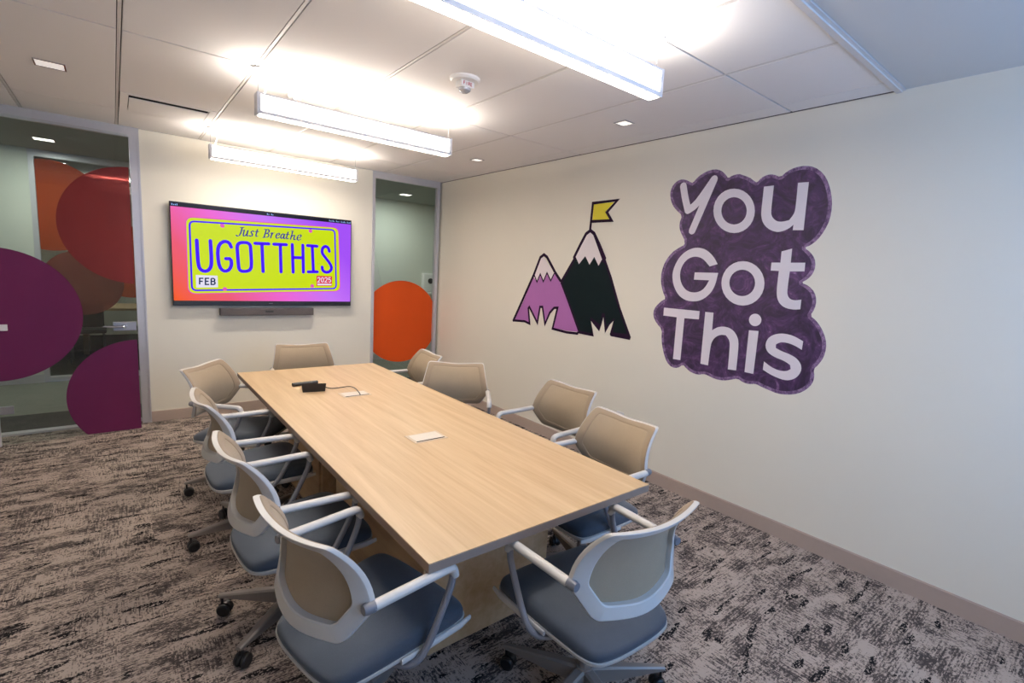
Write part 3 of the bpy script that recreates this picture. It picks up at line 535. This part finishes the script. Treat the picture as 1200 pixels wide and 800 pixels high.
# leaf hangs just inside the room, a touch open
leaf = MB().box(-4.19, -3.262, -.226, -.214, .012, 2.645).build('glass_leaf', 'pane_glass', d1)
lf = lambda a, b_, d: (a, -.2265-d, b_)
def fcirc(nm, m, cx, cz, r, x0, x1, z0, z1, off=0):
    MB().poly(clip_circle(cx, cz, r, x0, x1, z0, z1), (lambda a, b_, d: (a, -.2265-off-d, b_)), .0008).build(nm, m, leaf)
fcirc('film_circle', 'film_red', -3.256, 1.865, .505, -4.19, -3.266, .013, 2.64)
fcirc('film_circle', 'film_purple', -4.17, 1.085, .54, -4.188, -3.266, .013, 2.64, .0012)
fcirc('film_circle', 'film_purple', -3.27, .345, .505, -4.19, -3.266, .013, 2.64)
MB().box(-4.235, -4.19, -.24, -.2, 0, 2.66, .003).build('hinge_stile', FR, d1)
for z0, z1, x1, mm in ((.27, .335, -4.1, 'lock_steel'), (.96, 1.01, -4.097, 'white_metal'), (2.3, 2.35, -4.1, 'lock_steel')):
    MB().box(-4.2, x1, -.246, -.226, z0, z1, .003).build('hinge_clamp', mm, d1)
lk = MB().box(-3.432, -3.266, -.244, -.196, .938, 1.016, .003).build('lock_case', 'lock_steel', d1)
MB().tube(smooth_line([(-3.352, -.244, .978), (-3.352, -.285, .978), (-3.37, -.292, .978), (-3.50, -.292, .982)], 2), .0095).lathe([(.0, -.246), (.02, -.246), (.02, -.25), (.0, -.25)], (-3.352, 0, .978), 16, 'y').build('lever_handle', 'chrome', lk)
side = MB().box(XL+.01, -4.26, .03, .042, .02, 2.66).build('sidelight_pane', 'pane_glass', d1)

w1 = struct(empty('window_1', (-.947, 0, 0)), 'narrow glazed sidelight with orange film circle')
MB().box(0, .917, -.012, .05, 2.672, H).build('frame_header', FR, w1)
MB().box(0, .034, -.012, .05, 0, 2.672).build('frame_jamb', FR, w1)
MB().box(.876, .917, -.012, .05, 0, 2.672).build('frame_jamb', FR, w1)
MB().box(.034, .876, -.012, .05, 0, .03).build('frame_sill', FR, w1)
wp = MB().box(.034, .876, .03, .04, .03, 2.672).build('glass_pane', 'pane_glass', w1)
MB().poly(clip_circle(.422, .935, .527, .036, .874), lambda a, b_, d: (a, .0285-d, b_), .0008).build('film_circle', 'film_orange', wp)

# corridor fittings
def downlight(loc, lit, label, group, s=.066, corr=0):
    t = tag(empty('recessed_downlight', loc), label, 'light', group)
    fr = MB()
    for a in ((-s-.008, s+.008, -s-.008, -s), (-s-.008, s+.008, s, s+.008), (-s-.008, -s, -s, s), (s, s+.008, -s, s)): fr.box(*a, -.004, .004)
    fr.build('trim_ring', 'chrome', t)
    MB().box(-s, s, -s, s, -.001, .003).build('lens', ('clear_lens', 'downlight_lit', 'downlight_dim', 'downlight_mid')[lit], t)
    if corr: area('downlight_beam', (0, 0, -.01), s*1.8, s*1.8, corr, (.93, 1.0, .93), t)
    return t
downlight((-3.655, -1.535, H-.001), 2, 'square recessed ceiling light above the glass door side', 'ceiling downlights')
downlight((-.49, -1.52, H-.001), 3, 'small square ceiling light near the far right corner', 'ceiling downlights', .045)
downlight((-.505, -3.40, H-.001), 3, 'small square ceiling light above the purple lettering', 'ceiling downlights', .045)
G2 = 'corridor downlights'
downlight((-3.92, 1.47, H-.001), 1, 'lit square corridor downlight seen through the glass door', G2, .08, CORR)
downlight((.21, 1.48, H-.001), 1, 'lit square corridor downlight seen through the narrow window', G2, .08, CORR)
t = tag(empty('wall_dispenser', (1.08, 2.3, 1.2)), 'white hand sanitiser dispenser on the corridor wall', 'dispenser')
MB().box(-.12, .12, -.1, 0, .0, .34, .02).build('housing', 'white_plastic', t)
MB().lathe([(0, -.101), (.05, -.101), (.05, -.106), (0, -.106)], (.02, 0, .2), 20, 'y').build('window_disc', 'black_plastic', t)
MB().box(-.05, .05, -.12, -.02, -.05, .0, .01).build('nozzle', 'white_plastic', t)

# ------------------------------------------------------------------ ceiling fittings
def pendant(y, label, cords):
    x0, x1 = -2.705, -1.40; hwid = .034; cx = (x0+x1)/2; h = (x1-x0)/2
    t = tag(empty('linear_pendant_light', (cx, y, 2.488)), label, 'light', 'linear pendant lights')
    for s in (-1, 1):
        yy = s*hwid
        fr = MB()
        fr.box(-h, h, yy-.004, yy+.004, 0, .018).box(-h, h, yy-.004, yy+.004, .108, .118).box(-h, -h+.014, yy-.004, yy+.004, .014, .108).box(h-.014, h, yy-.004, yy+.004, .014, .108)
        sp_ = fr.build('side_frame', 'white_metal', t)
        MB().box(-h+.014, h-.014, yy-.002, yy+.002, .014, .108).build('diffuser_panel', 'lamp_panel', sp_)
    for s in (-1, 1): MB().box(s*h-.006, s*h+.006, -hwid-.005, hwid+.005, -.002, .12, .002).build('end_cap', 'white_metal', t)
    MB().box(-h+.012, h-.012, -.024, .024, -.006, .004, .002).build('bottom_lens', 'lamp_diffuser', t)
    MB().box(-h+.012, h-.012, -.029, .029, .09, .094).build('top_lens', 'lamp_diffuser', t)
    for s in (-1, 1):
        MB().tube([(s*(h-.008), 0, .11), (s*(h-.008), 0, .26)], .0016, 6).build('hanger_wire', 'chrome', t)
        MB().lathe([(0, .262), (.022, .262), (.03, .256), (.03, .252), (0, .250)], (s*(h-.008), 0, 0), 18).build('ceiling_canopy', 'white_metal', t)
    MB().tube(smooth_line([(-h+.05, 0, .255), (-h+.052, -.006, .22), (-h+.06, -.008, .18), (-h+.045, -.004, .14), (-h+.04, 0, .115)], 2), .004, 8).build('power_cord', 'white_plastic', t)
    area('uplight', (0, 0, .122), 2*h-.06, .055, LAMP_UP, WARM, t, up=True)
    area('downlight', (0, 0, -.016), 2*h-.06, .045, LAMP_DOWN, WARM, t)
    return t
pendant(-.65, 'lit linear pendant hanging above the television, farthest of the three', 0)
pendant(-2.49, 'lit linear pendant above the middle of the table', 0)
pendant(-4.33, 'lit linear pendant nearest the viewer, cut off at the top', 0)

t = tag(empty('fire_alarm_strobe', (-1.758, -3.25, H)), 'white round fire alarm strobe on the ceiling', 'alarm')
MB().lathe([(0, 0), (.088, 0), (.088, -.01), (.078, -.02), (0, -.022)], n=32).build('base_plate', 'white_plastic', t, True)
hd = MB().box(-.045, .045, -.035, .03, -.055, -.02, .006).build('strobe_housing', 'white_plastic', t)
MB().lathe([(0, -.052), (.036, -.055), (.034, -.068), (.02, -.078), (0, -.08)], n=20).build('strobe_lens', 'clear_lens', t, True)
fm = lambda a, b_, d: (a, -.0355-d, b_)
for k, gl in enumerate(([[(0,0),(0,1),(.9,1)],[(0,.5),(.7,.5)]], [[(.4,0),(.4,1)]], [[(0,0),(0,1),(.8,1),(.8,.5),(0,.5)],[(.4,.5),(.9,0)]], [[(.9,0),(0,0),(0,1),(.9,1)],[(0,.5),(.7,.5)]])):
    mb = MB()
    for st in gl: mb.ribbon([(-.03+k*.016+u*.010, -.045+v*.016) for u, v in st], .0035, fm, .0008, caps=False)
    mb.build('letter', 'red_print', hd)
t = tag(empty('occupancy_sensor', (-2.40, -2.145, H)), 'small round white sensor above the middle pendant', 'sensor')
MB().lathe([(0, 0), (.05, 0), (.05, -.012), (.04, -.024), (0, -.026)], n=24).build('housing', 'white_plastic', t, True)
MB().lathe([(0, -.024), (.02, -.024), (.014, -.034), (0, -.036)], n=18).build('sensor_lens', 'clear_lens', t, True)
t = tag(empty('air_diffuser', (-3.0175, -.945, H)), 'white ceiling air diffuser with a dark slot', 'vent')
fr = MB().box(-.298, .298, -.285, -.245, -.002, .02).box(-.298, .298, .25, .288, -.002, .02).box(-.298, -.25, -.245, .25, -.002, .02).box(.25, .298, -.245, .25, -.002, .02)
fr.build('frame', 'tile_board', t)
MB().box(-.25, .25, -.245, .25, .018, .024).build('plenum', 'black_matte', t)
MB().box(-.246, .246, -.165, .246, -.003, .004, .002).build('plaque', 'tile_board', t)

# ------------------------------------------------------------------ television and soundbar
tv = tag(empty('television', (-2.096, 0, 1.64)), 'wall mounted flat television showing a lime licence plate', 'television')
MB().box(-.35, .35, -.03, -.001, -.25, .25).build('wall_bracket', 'black_matte', tv)
MB().box(-.874, .874, -.064, -.03, -.492, .498, .004).build('housing', 'black_plastic', tv)
scr = MB().box(-.866, .866, -.066, -.063, -.442, .490).build('screen', 'screen_gradient', tv)
def tvf(lay): return lambda a, b_, d: (a+2.096, -.0662-lay*.0002-d, b_-1.64)
def tvp(name, m, mb): return mb.build(name, m, scr)
tvp('status_bar', 'ink_black', MB().poly([(-2.962, 2.130), (-1.230, 2.130), (-1.230, 2.092), (-2.962, 2.092)], tvf(1), .0002))
mb = MB()
for a, b_ in P_STATUS:
    z = 2.110; n_ = max(2, int((b_[0]-a[0])/.011))
    for k in range(n_):
        x = a[0]+(b_[0]-a[0])*(k+.5)/n_; hh = (.016, .010, .012)[k % 3]
        mb.poly([(x-.0035, z-.008), (x+.0035, z-.008), (x+.0035, z-.008+hh), (x-.0035, z-.008+hh)], tvf(2), .0002)
tvp('status_text', 'ink_pale', mb)['kind'] = 'stuff'
def rounded(q, r, n=6):
    out = []
    for i in range(4):
        p, a, c = Vector(q[i]), Vector(q[i-1]), Vector(q[(i+1) % 4])
        A = p+(a-p).normalized()*r; B = p+(c-p).normalized()*r
        for k in range(n+1):
            u = k/n; out.append(tuple(A*(1-u)**2+p*2*u*(1-u)+B*u*u))
    return out
plate_margin = rounded([(x+dx, z+dz) for (x, z), (dx, dz) in zip(P_PLATE, ((-.008, .008), (.008, .008), (.008, -.008), (-.008, -.008)))], .07)
tvp('plate_edge', 'ink_pink', MB().poly(plate_margin, tvf(1), .0002))  # even pink margin, slightly larger than the plate on every side
tvp('licence_plate', 'ink_lime', MB().poly(rounded(P_PLATE, .065), tvf(2), .0002))
bd = rounded(P_BORDER, .045); tvp('plate_border', 'ink_blue', MB().ribbon(bd+[bd[0], bd[1]], .0165, tvf(3), .0002, caps=False))
for k, st in P_LETTERS.items():
    mb = MB()
    for s_ in st: mb.ribbon(smooth_line(s_, 1) if len(s_) > 2 else s_, .033, tvf(3), .0002)
    tvp('plate_letter', 'ink_blue', mb)
for k, st in P_JUST.items():
    mb = MB()
    for s_ in st: mb.ribbon(s_, 0, tvf(3), .0002, nib=(.0062, .0026, math.radians(20)))
    tvp('script_letter', 'ink_navy', mb)
for c in P_SCREWS: tvp('plate_hole', 'ink_pink', MB().poly(circle(c[0], c[1], .02, 20), tvf(4), .0002))
tvp('month_sticker', 'ink_white', MB().poly(P_FEB, tvf(3), .0002))
tvp('year_sticker', 'ink_red', MB().poly(P_YEAR, tvf(3), .0002))
tvp('year_bar', 'ink_white', MB().poly(P_YBAR, tvf(4), .0002))
mb = MB()
for s_ in P_FEBT: mb.ribbon(s_, .0125, tvf(4), .0002, caps=False)
tvp('month_text', 'ink_dark', mb); mb = MB()
for s_ in P_YEART: mb.ribbon(s_, .009, tvf(4), .0002, caps=False)
tvp('year_text', 'ink_white', mb)
MB().box(-.02, .02, -.0655, -.064, -.470, -.463).build('logo_mark', 'cap_grey', tv)
t = tag(empty('soundbar', (-2.113, 0, 1.045)), 'grey soundbar mounted below the television', 'soundbar')
MB().box(-.462, .462, -.075, -.012, 0, .078, .006).build('body', 'soundbar_cloth', t)
MB().box(-.04, .04, -.077, -.074, .032, .052, .002).build('camera_window', 'black_plastic', t)
MB().box(-.2, .2, -.012, 0, .02, .06).build('bracket', 'black_matte', t)

# ------------------------------------------------------------------ wall decals
def wf_(lay): return lambda a, b_, d: (-.0006-lay*.0005-d, a, b_)
dm = tag(empty('mountain_decal', (0, 0, 0)), 'wall decal of violet and dark mountains with yellow flag', 'decal')
def dec(name, m, mb, par): return mb.build(name, m, par)
dk = dec('dark_mountain', 'decal_ink', MB().poly(M_DARK, wf_(1), .0005), dm)
dec('dark_slope', 'decal_green', MB().poly(M_GREEN, wf_(2), .0003), dk)
dec('snow_cap', 'decal_snow', MB().poly(M_SNOW2, wf_(3), .0003), dk)
dec('ink_outline', 'decal_ink', MB().ribbon(M_L2, .03, wf_(4), .0003), dk)
vm = dec('violet_mountain', 'decal_violet', MB().poly(M_PURPLE, wf_(3), .0003), dm)
dec('snow_cap', 'decal_snow', MB().poly(M_SNOW1, wf_(4), .0003), vm)
mb = MB()
for k, (s_, wd) in enumerate(zip(M_L1, (.03, .024, .014))): mb.ribbon(s_, wd, wf_(5), .0003+k*.0001)
dec('ink_outline', 'decal_ink', mb, vm)
fg = dec('flag', 'decal_yellow', MB().poly(M_FLAG, wf_(2), .0003), dm)
mb = MB()
for s_ in M_FLAGL: mb.ribbon(s_, .026, wf_(3), .0003)
dec('ink_outline', 'decal_ink', mb, fg)

dl = tag(empty('lettering_decal', (0, 0, 0)), 'purple cloud wall decal reading You Got This', 'decal')
blob = chaikin(BLOB, 1)
bk = dec('purple_backing', 'decal_rim', MB().poly(blob, wf_(0), .0005), dl)
def inset(P, d):
    out = []; n_ = len(P); area2 = sum(P[i-1][0]*P[i][1]-P[i][0]*P[i-1][1] for i in range(n_)); sg = 1 if area2 > 0 else -1
    for i in range(n_):
        a, b_ = Vector(P[i-3]), Vector(P[(i+3) % n_]); t_ = (b_-a).normalized()
        out.append((P[i][0]-sg*t_.y*d, P[i][1]+sg*t_.x*d))
    return out
dec('painted_fill', 'decal_purple', MB().poly(inset(blob, .022), wf_(1), .0003), bk)
def letter(mb): return dec('letter', 'decal_letter', mb, dl)
mb = MB()
for k, s_ in enumerate(Y_STROKES): mb.ribbon(smooth_line(s_, 1), .055, wf_(3), .0004+k*.00012)
letter(mb)
letter(MB().poly(O1[0], wf_(3), .0004, [O1[1]])); letter(MB().poly(soften(U), wf_(3), .0004)); letter(MB().poly(soften(G), wf_(3), .0004))
letter(MB().poly(O2[0], wf_(3), .0004, [O2[1]])); letter(MB().poly(soften(T1), wf_(3), .0004)); letter(MB().poly(T2, wf_(3), .0004))
letter(MB().poly(soften(H_), wf_(3), .0004)); letter(MB().poly(I_, wf_(3), .0004).poly(I_DOT, wf_(3), .0004)); letter(MB().poly(soften(S_), wf_(3), .0004))

t = tag(empty('wall_outlet', (0, -3.197, .445)), 'white wall outlet low on the mural wall', 'outlet')
MB().box(-.007, 0, -.037, .037, -.058, .058, .002).build('cover_plate', 'white_plastic', t)
for z in (-.022, .022):
    so = MB().box(-.0085, -.006, -.017, .017, z-.014, z+.014, .001).build('socket', 'white_plastic', t)
    MB().box(-.0092, -.0084, -.007, -.005, z-.004, z+.006).box(-.0092, -.0084, .005, .007, z-.004, z+.006).build('slots', 'black_matte', so)

# ------------------------------------------------------------------ table
TX0, TX1, TY0, TY1, TZ = -2.656, -1.507, -4.5785, -1.4004, .72
tb = tag(empty('conference_table', ((TX0+TX1)/2, (TY0+TY1)/2, 0)), 'long light maple conference table on panel bases', 'table')
hx, hy = (TX1-TX0)/2, (TY1-TY0)/2
MB().box(-hx+.001, hx-.001, -hy+.001, hy-.001, TZ-.004, TZ).build('table_top', 'maple', tb)
MB().box(-hx, hx, -hy, hy, TZ-.034, TZ-.004).build('edge_band', 'maple_edge', tb)
for y0, y1 in ((-1.19, -.06), (.20, .97)):
    bs = empty('pedestal', (0, 0, 0), 0, tb)
    px = .335
    MB().box(-px, px, y0, y0+.03, .0, TZ-.034).build('end_panel', 'maple', bs)
    MB().box(-px, px, y1-.03, y1, .0, TZ-.034).build('end_panel', 'maple', bs)
    for s in (-1, 1): MB().box(s*px-.015, s*px+.015, y0+.03, y1-.03, .0, TZ-.034).build('side_panel', 'maple', bs)

def grommet(cy, label):
    t = tag(empty('power_grommet', (-2.082, cy, TZ)), label, 'power outlet', 'table power grommets')
    MB().box(-.1, .1, -.068, .068, 0, .0025, .001).build('frame', 'grommet_tan', t)
    MB().box(-.085, .085, -.048, .054, .002, .004, .001).build('flap', 'grommet_flap', t)
    MB().box(-.085, .085, -.056, -.049, .002, .0045).build('cable_slot', 'black_matte', t)
grommet(-3.51, 'pale power grommet in the table, nearer one with nothing plugged in')
grommet(-2.45, 'pale power grommet in the table with a black cable entering')
t = tag(empty('touch_console', (-2.30, -2.21, TZ), math.radians(168)), 'black wedge shaped touch console on the table', 'console')
MB().loops([[(-.075, -.06, 0), (.075, -.06, 0), (.075, .055, 0), (-.075, .055, 0)], [(-.075, -.062, .012), (.075, -.062, .012), (.082, .068, .062), (-.082, .068, .062)]]).build('body', 'black_plastic', t)
MB().loops([[(-.07, -.055, .0145), (.07, -.055, .0145), (.076, .062, .0597), (-.076, .062, .0597)], [(-.07, -.0555, .0165), (.07, -.0555, .0165), (.076, .0615, .0617), (-.076, .0615, .0617)]]).build('screen', 'black_matte', t)
t2 = tag(MB().tube(smooth_line([(-2.40, -2.045, TZ+.014), (-2.37, -2.04, TZ+.014), (-2.24, -2.03, TZ+.014), (-2.215, -2.028, TZ+.014)], 1), .013, 12, flat=(1, 1.3)).build('console_lip', 'black_plastic', None, True), 'slim black remote lying behind the touch console', 'lip')  # the console's front lip, built as a separate bar
t3 = tag(MB().tube(smooth_line([(-2.212, -2.21, TZ+.012), (-2.18, -2.235, TZ+.004), (-2.12, -2.235, TZ+.004), (-2.06, -2.28, TZ+.02), (-2.055, -2.38, TZ+.03), (-2.06, -2.47, TZ+.018), (-2.06, -2.495, TZ+.006)], 3), .0035, 8).build('console_cable', 'black_plastic', None, True), 'black cable from the touch console to the grommet', 'cable')

# ------------------------------------------------------------------ chairs
def y0_back(z): return -.212-(2.75 if z > .70 else 1.5)*(z-.70)**2
def back_pt(x, z, off=0): return (x, y0_back(z)+.95*x*x+off, z)
def hexa(P, rad, nc=6, ne=8):
    """closed outline with rounded corners and subdivided sides; same point count for every outline"""
    out = []; n_ = len(P); cor = []
    for i in range(n_):
        p, a, c = Vector(P[i]), Vector(P[i-1]), Vector(P[(i+1) % n_])
        A = p+(a-p).normalized()*rad[i]; B = p+(c-p).normalized()*rad[i]
        cor.append([tuple(A*(1-u)**2+p*2*u*(1-u)+B*u*u) for u in [k/nc for k in range(nc+1)]])
    for i in range(n_):
        out += cor[i]; e0, e1 = Vector(cor[i][-1]), Vector(cor[(i+1) % n_][0])
        out += [tuple(e0.lerp(e1, k/ne)) for k in range(1, ne)]
    return out
outer2 = hexa([(0, .868), (.226, .888), (.272, .668), (.208, .558), (0, .536), (-.208, .558), (-.272, .668), (-.226, .888)], [.06, .018, .012, .024, .08, .024, .012, .018])
inner2 = hexa([(0, .846), (.184, .858), (.220, .676), (.172, .600), (0, .577), (-.172, .600), (-.220, .676), (-.184, .858)], [.06, .014, .012, .020, .07, .020, .012, .014])
def lerp_loop(A, B, t): return [(a[0]+(b_[0]-a[0])*t, a[1]+(b_[1]-a[1])*t) for a, b_ in zip(A, B)]
def L3(loop, off): return [back_pt(x, z, off) for x, z in loop]
def scale_loop(P, s, c=(0, .71)): return [(c[0]+(x-c[0])*s, c[1]+(z-c[1])*s) for x, z in P]

def make_chair():
    t = empty('conference_chair', (0, 0, 0)); parts = []
    # back frame: moulded ring, wide at the sides
    fr = MB().loops([L3(outer2, .004), L3(scale_loop(outer2, 1.006), -.002), L3(scale_loop(outer2, 1.004), -.014), L3(lerp_loop(outer2, inner2, .06), -.017), L3(lerp_loop(outer2, inner2, .90), -.022), L3(inner2, -.019), L3(inner2, .002)], ring=True)
    bf = fr.build('back_frame', 'chair_white', t, True, angle=28)
    # upholstered front sheet over the whole outline, mesh panel in the opening
    lp = [L3(scale_loop(outer2, .985), .002), L3(scale_loop(outer2, .985), .007)] + [L3(lerp_loop(outer2, inner2, u), o_) for u, o_ in ((.15, .009), (.6, .0095), (.95, .0095), (1.0, .0085), (1.03, .003))]
    MB().loops(lp, close0=False, close1=False).build('back_upholstery', 'back_fabric', t, True, angle=60)
    # woven panel: even grid trimmed to the opening, tucked under the upholstered border
    def half_w(z):
        P = ((.58, .176), (.600, .178), (.676, .226), (.858, .190))
        for (z0, w0), (z1, w1) in zip(P, P[1:]):
            if z <= z1: return w0+(w1-w0)*(z-z0)/(z1-z0)
        return P[-1][1]
    NU, NV = 26, 20; mb = MB(); grids = []
    for off in (.0062, .001):
        rows = []
        for j in range(NV+1):
            v_ = j/NV; zb0 = .578+.278*v_; w_ = half_w(zb0); row = []
            for i in range(NU+1):
                u_ = -1+2*i/NU; x = u_*w_
                z = zb0 + v_*v_*(.848+.012*abs(x)/.184-.856) + (1-v_)**2*(.572+.024*min(1, abs(x)/.172)-.578)
                row.append(mb.b.verts.new(back_pt(x, z, off)))
            rows.append(row)
        grids.append(rows)
        for j in range(NV):
            for i in range(NU): mb.b.faces.new((rows[j][i], rows[j][i+1], rows[j+1][i+1], rows[j+1][i]))
    A_, B_ = grids
    rim = [(0, i) for i in range(NU)] + [(j, NU) for j in range(NV)] + [(NV, i) for i in range(NU, 0, -1)] + [(j, 0) for j in range(NV, 0, -1)]
    for (j0, i0_), (j1, i1_) in zip(rim, rim[1:]+rim[:1]): mb.b.faces.new((A_[j0][i0_], A_[j1][i1_], B_[j1][i1_], B_[j0][i0_]))
    mb.build('back_mesh_panel', 'back_mesh', t, True, angle=60)
    # seat cushion
    out = chaikin([(0, -.245), (.13, -.24), (.205, -.215), (.228, -.08), (.245, .08), (.258, .20), (.25, .262), (.17, .280), (0, .284),
                   (-.17, .280), (-.25, .262), (-.258, .20), (-.245, .08), (-.228, -.08), (-.205, -.215), (-.13, -.24)], 3)
    def seat_loop(s, z, f=0):
        l = []
        for x, y in out:
            X_, Y_ = x*s, .02+(y-.02)*s
            zz = z + .012*(Y_/.25) - f*.030*max(0, -(Y_+.10)/.14)**2*1.0 - f*.02*max(0, (Y_-.17)/.11)**2
            l.append((X_, Y_, zz))
        return l
    MB().loops([seat_loop(.97, .402), seat_loop(1.0, .41), seat_loop(1.0, .424), seat_loop(.985, .440, .3), seat_loop(.95, .452, .6), seat_loop(.86, .461, .9), seat_loop(.65, .464, .9), seat_loop(.4, .462, .9), seat_loop(.15, .461, .9)]).build('seat_cushion', 'seat_fabric', t, True, angle=60)
    MB().loops([seat_loop(.80, .372), seat_loop(.93, .378), seat_loop(1.01, .396), seat_loop(1.014, .408), seat_loop(.985, .4085)]).build('seat_shell', 'chair_white', t, True, angle=50)
    for s in (-1, 1):
        MB().tube([(s*.244, -.02, .398), (s*.256, .10, .402), (s*.266, .22, .408), (s*.262, .272, .411)], [.010, .012, .013, .009], 10, flat=(1.0, .6)).build('seat_rail', 'chair_white', t, True)
        pth = smooth_line([(s*.268, -.150, .675), (s*.272, -.02, .672), (s*.277, .11, .670), (s*.278, .158, .668), (s*.278, .168, .632)], 3)
        ar = MB().tube(pth, .0185, 12, flat=(.85, 1.0)).build('armrest', 'chair_white', t, True)
        MB().tube(smooth_line([(s*.278, .163, .645), (s*.277, .158, .60), (s*.275, .11, .505), (s*.273, .068, .43), (s*.268, .03, .385), (s*.23, -.005, .362), (s*.10, -.03, .358)], 3), .0125, 10, flat=(1, 1)).build('arm_tube', 'arm_metal', t, True)
        MB().tube([(s*.265, -.180, .6755), (s*.266, -.168, .6755), (s*.268, -.145, .675)], [.015, .0185, .0188], 12).build('pivot_cap', 'cap_grey', t, True)
        # link from pivot to the frame
    MB().box(-.12, .12, -.11, .11, .335, .375, .01).build('seat_mechanism', 'cap_grey', t)
    lv = MB().tube([(.12, .06, .352), (.24, .07, .348)], [.006, .008], 8).build('height_lever', 'black_plastic', t, True)
    bs = empty('base', (0, 0, 0), 0, t)
    MB().lathe([(0, .335), (.026, .335), (.026, .15), (.034, .15), (.036, .09), (.03, .075), (0, .075)]).build('column', 'base_metal', bs, True, angle=40)
    RB = .335
    lm = None
    for k in range(5):
        a = 2*math.pi*k/5
        if lm is None:
            mb = MB(); L_ = []
            for r, hw, zt, zb in ((.02, .024, .145, .075), (.12, .022, .135, .078), (.24, .018, .118, .085), (RB+.012, .013, .102, .088)):
                L_.append([(r, -hw, zb), (r, hw, zb), (r, hw, zt-.006), (r, hw*.6, zt), (r, -hw*.6, zt), (r, -hw, zt-.006)])
            o = mb.loops(L_).build('base_leg', 'base_metal', bs, True, angle=30); lm = o.data
            cb = MB()
            for s in (-1, 1): cb.lathe([(0, s*.008), (.024, s*.008), (.029, s*.012), (.029, s*.022), (.024, s*.027), (0, s*.027)], (RB-.012, 0, .029), 18, 'y')
            cb.tube([(RB, 0, .10), (RB, 0, .05)], .006, 8)
            hood = []
            for r_ in (.031, .018):
                hood.append([(RB-.012+r_*math.cos(q), 0, .029+r_*math.sin(q)) for q in [math.pi*(i/8) for i in range(9)]])
            cb.loops([[(p[0], y_, p[2]) for p in hood[0]+hood[1][::-1]] for y_ in (-.007, .007)])
            co = cb.build('castor', 'black_plastic', bs, True, angle=40); cm = co.data
        else:
            o = bpy.data.objects.new('base_leg', lm); C.objects.link(o); o.parent = bs
            co = bpy.data.objects.new('castor', cm); C.objects.link(co); co.parent = bs
        o.rotation_euler = (0, 0, a)
        co.rotation_euler = (0, 0, a)
    return t
def copy_tree(o, parent=None):
    c = o.copy(); C.objects.link(c); c.parent = parent
    for ch in list(o.children): copy_tree(ch, c)
    return c
# position, heading (deg, 0 = +X), world angle of one base leg, label
CH = [
 (-2.022, -4.715, 87.9, 117, 'chair at the near end of the table, its white-framed back toward the viewer'),
 (-2.764, -4.318, 11.6, 30, 'nearest chair on the left side, arm overlapping the near table corner'),
 (-2.801, -3.605, 3.0, 145, 'second chair from the viewer along the left side of the table'),
 (-2.797, -2.730, .7, 184, 'third chair from the viewer along the left side of the table'),
 (-2.741, -1.975, -39.0, 180, 'farthest chair on the left side, turned to face the table and viewer'),
 (-2.092, -1.345, -96.4, 90, 'chair at the far end of the table below the television'),
 (-1.441, -1.911, 174.2, 0, 'farthest chair on the right side, in front of the orange circle'),
 (-1.363, -2.638, 235.1, 50, 'right side chair turned toward the viewer, below the mountain decal, second from far end'),
 (-1.175, -3.473, 180.5, 10, 'right side chair pulled back from the table with both armrests showing'),
 (-1.445, -4.144, 176.4, 0, 'nearest right side chair, tucked in beside the wall outlet'),
]
proto = make_chair()
for i, (x, y, a, ba, lab) in enumerate(CH):
    o = proto if i == 0 else copy_tree(proto)
    o.location = (x, y, 0); o.rotation_euler = (0, 0, math.radians(a-90))
    tag(o, lab, 'chair', 'conference chairs around the table')
    for ch in o.children:
        if ch.name.startswith('base'): ch.rotation_euler = (0, 0, math.radians(ba-(a-90)))
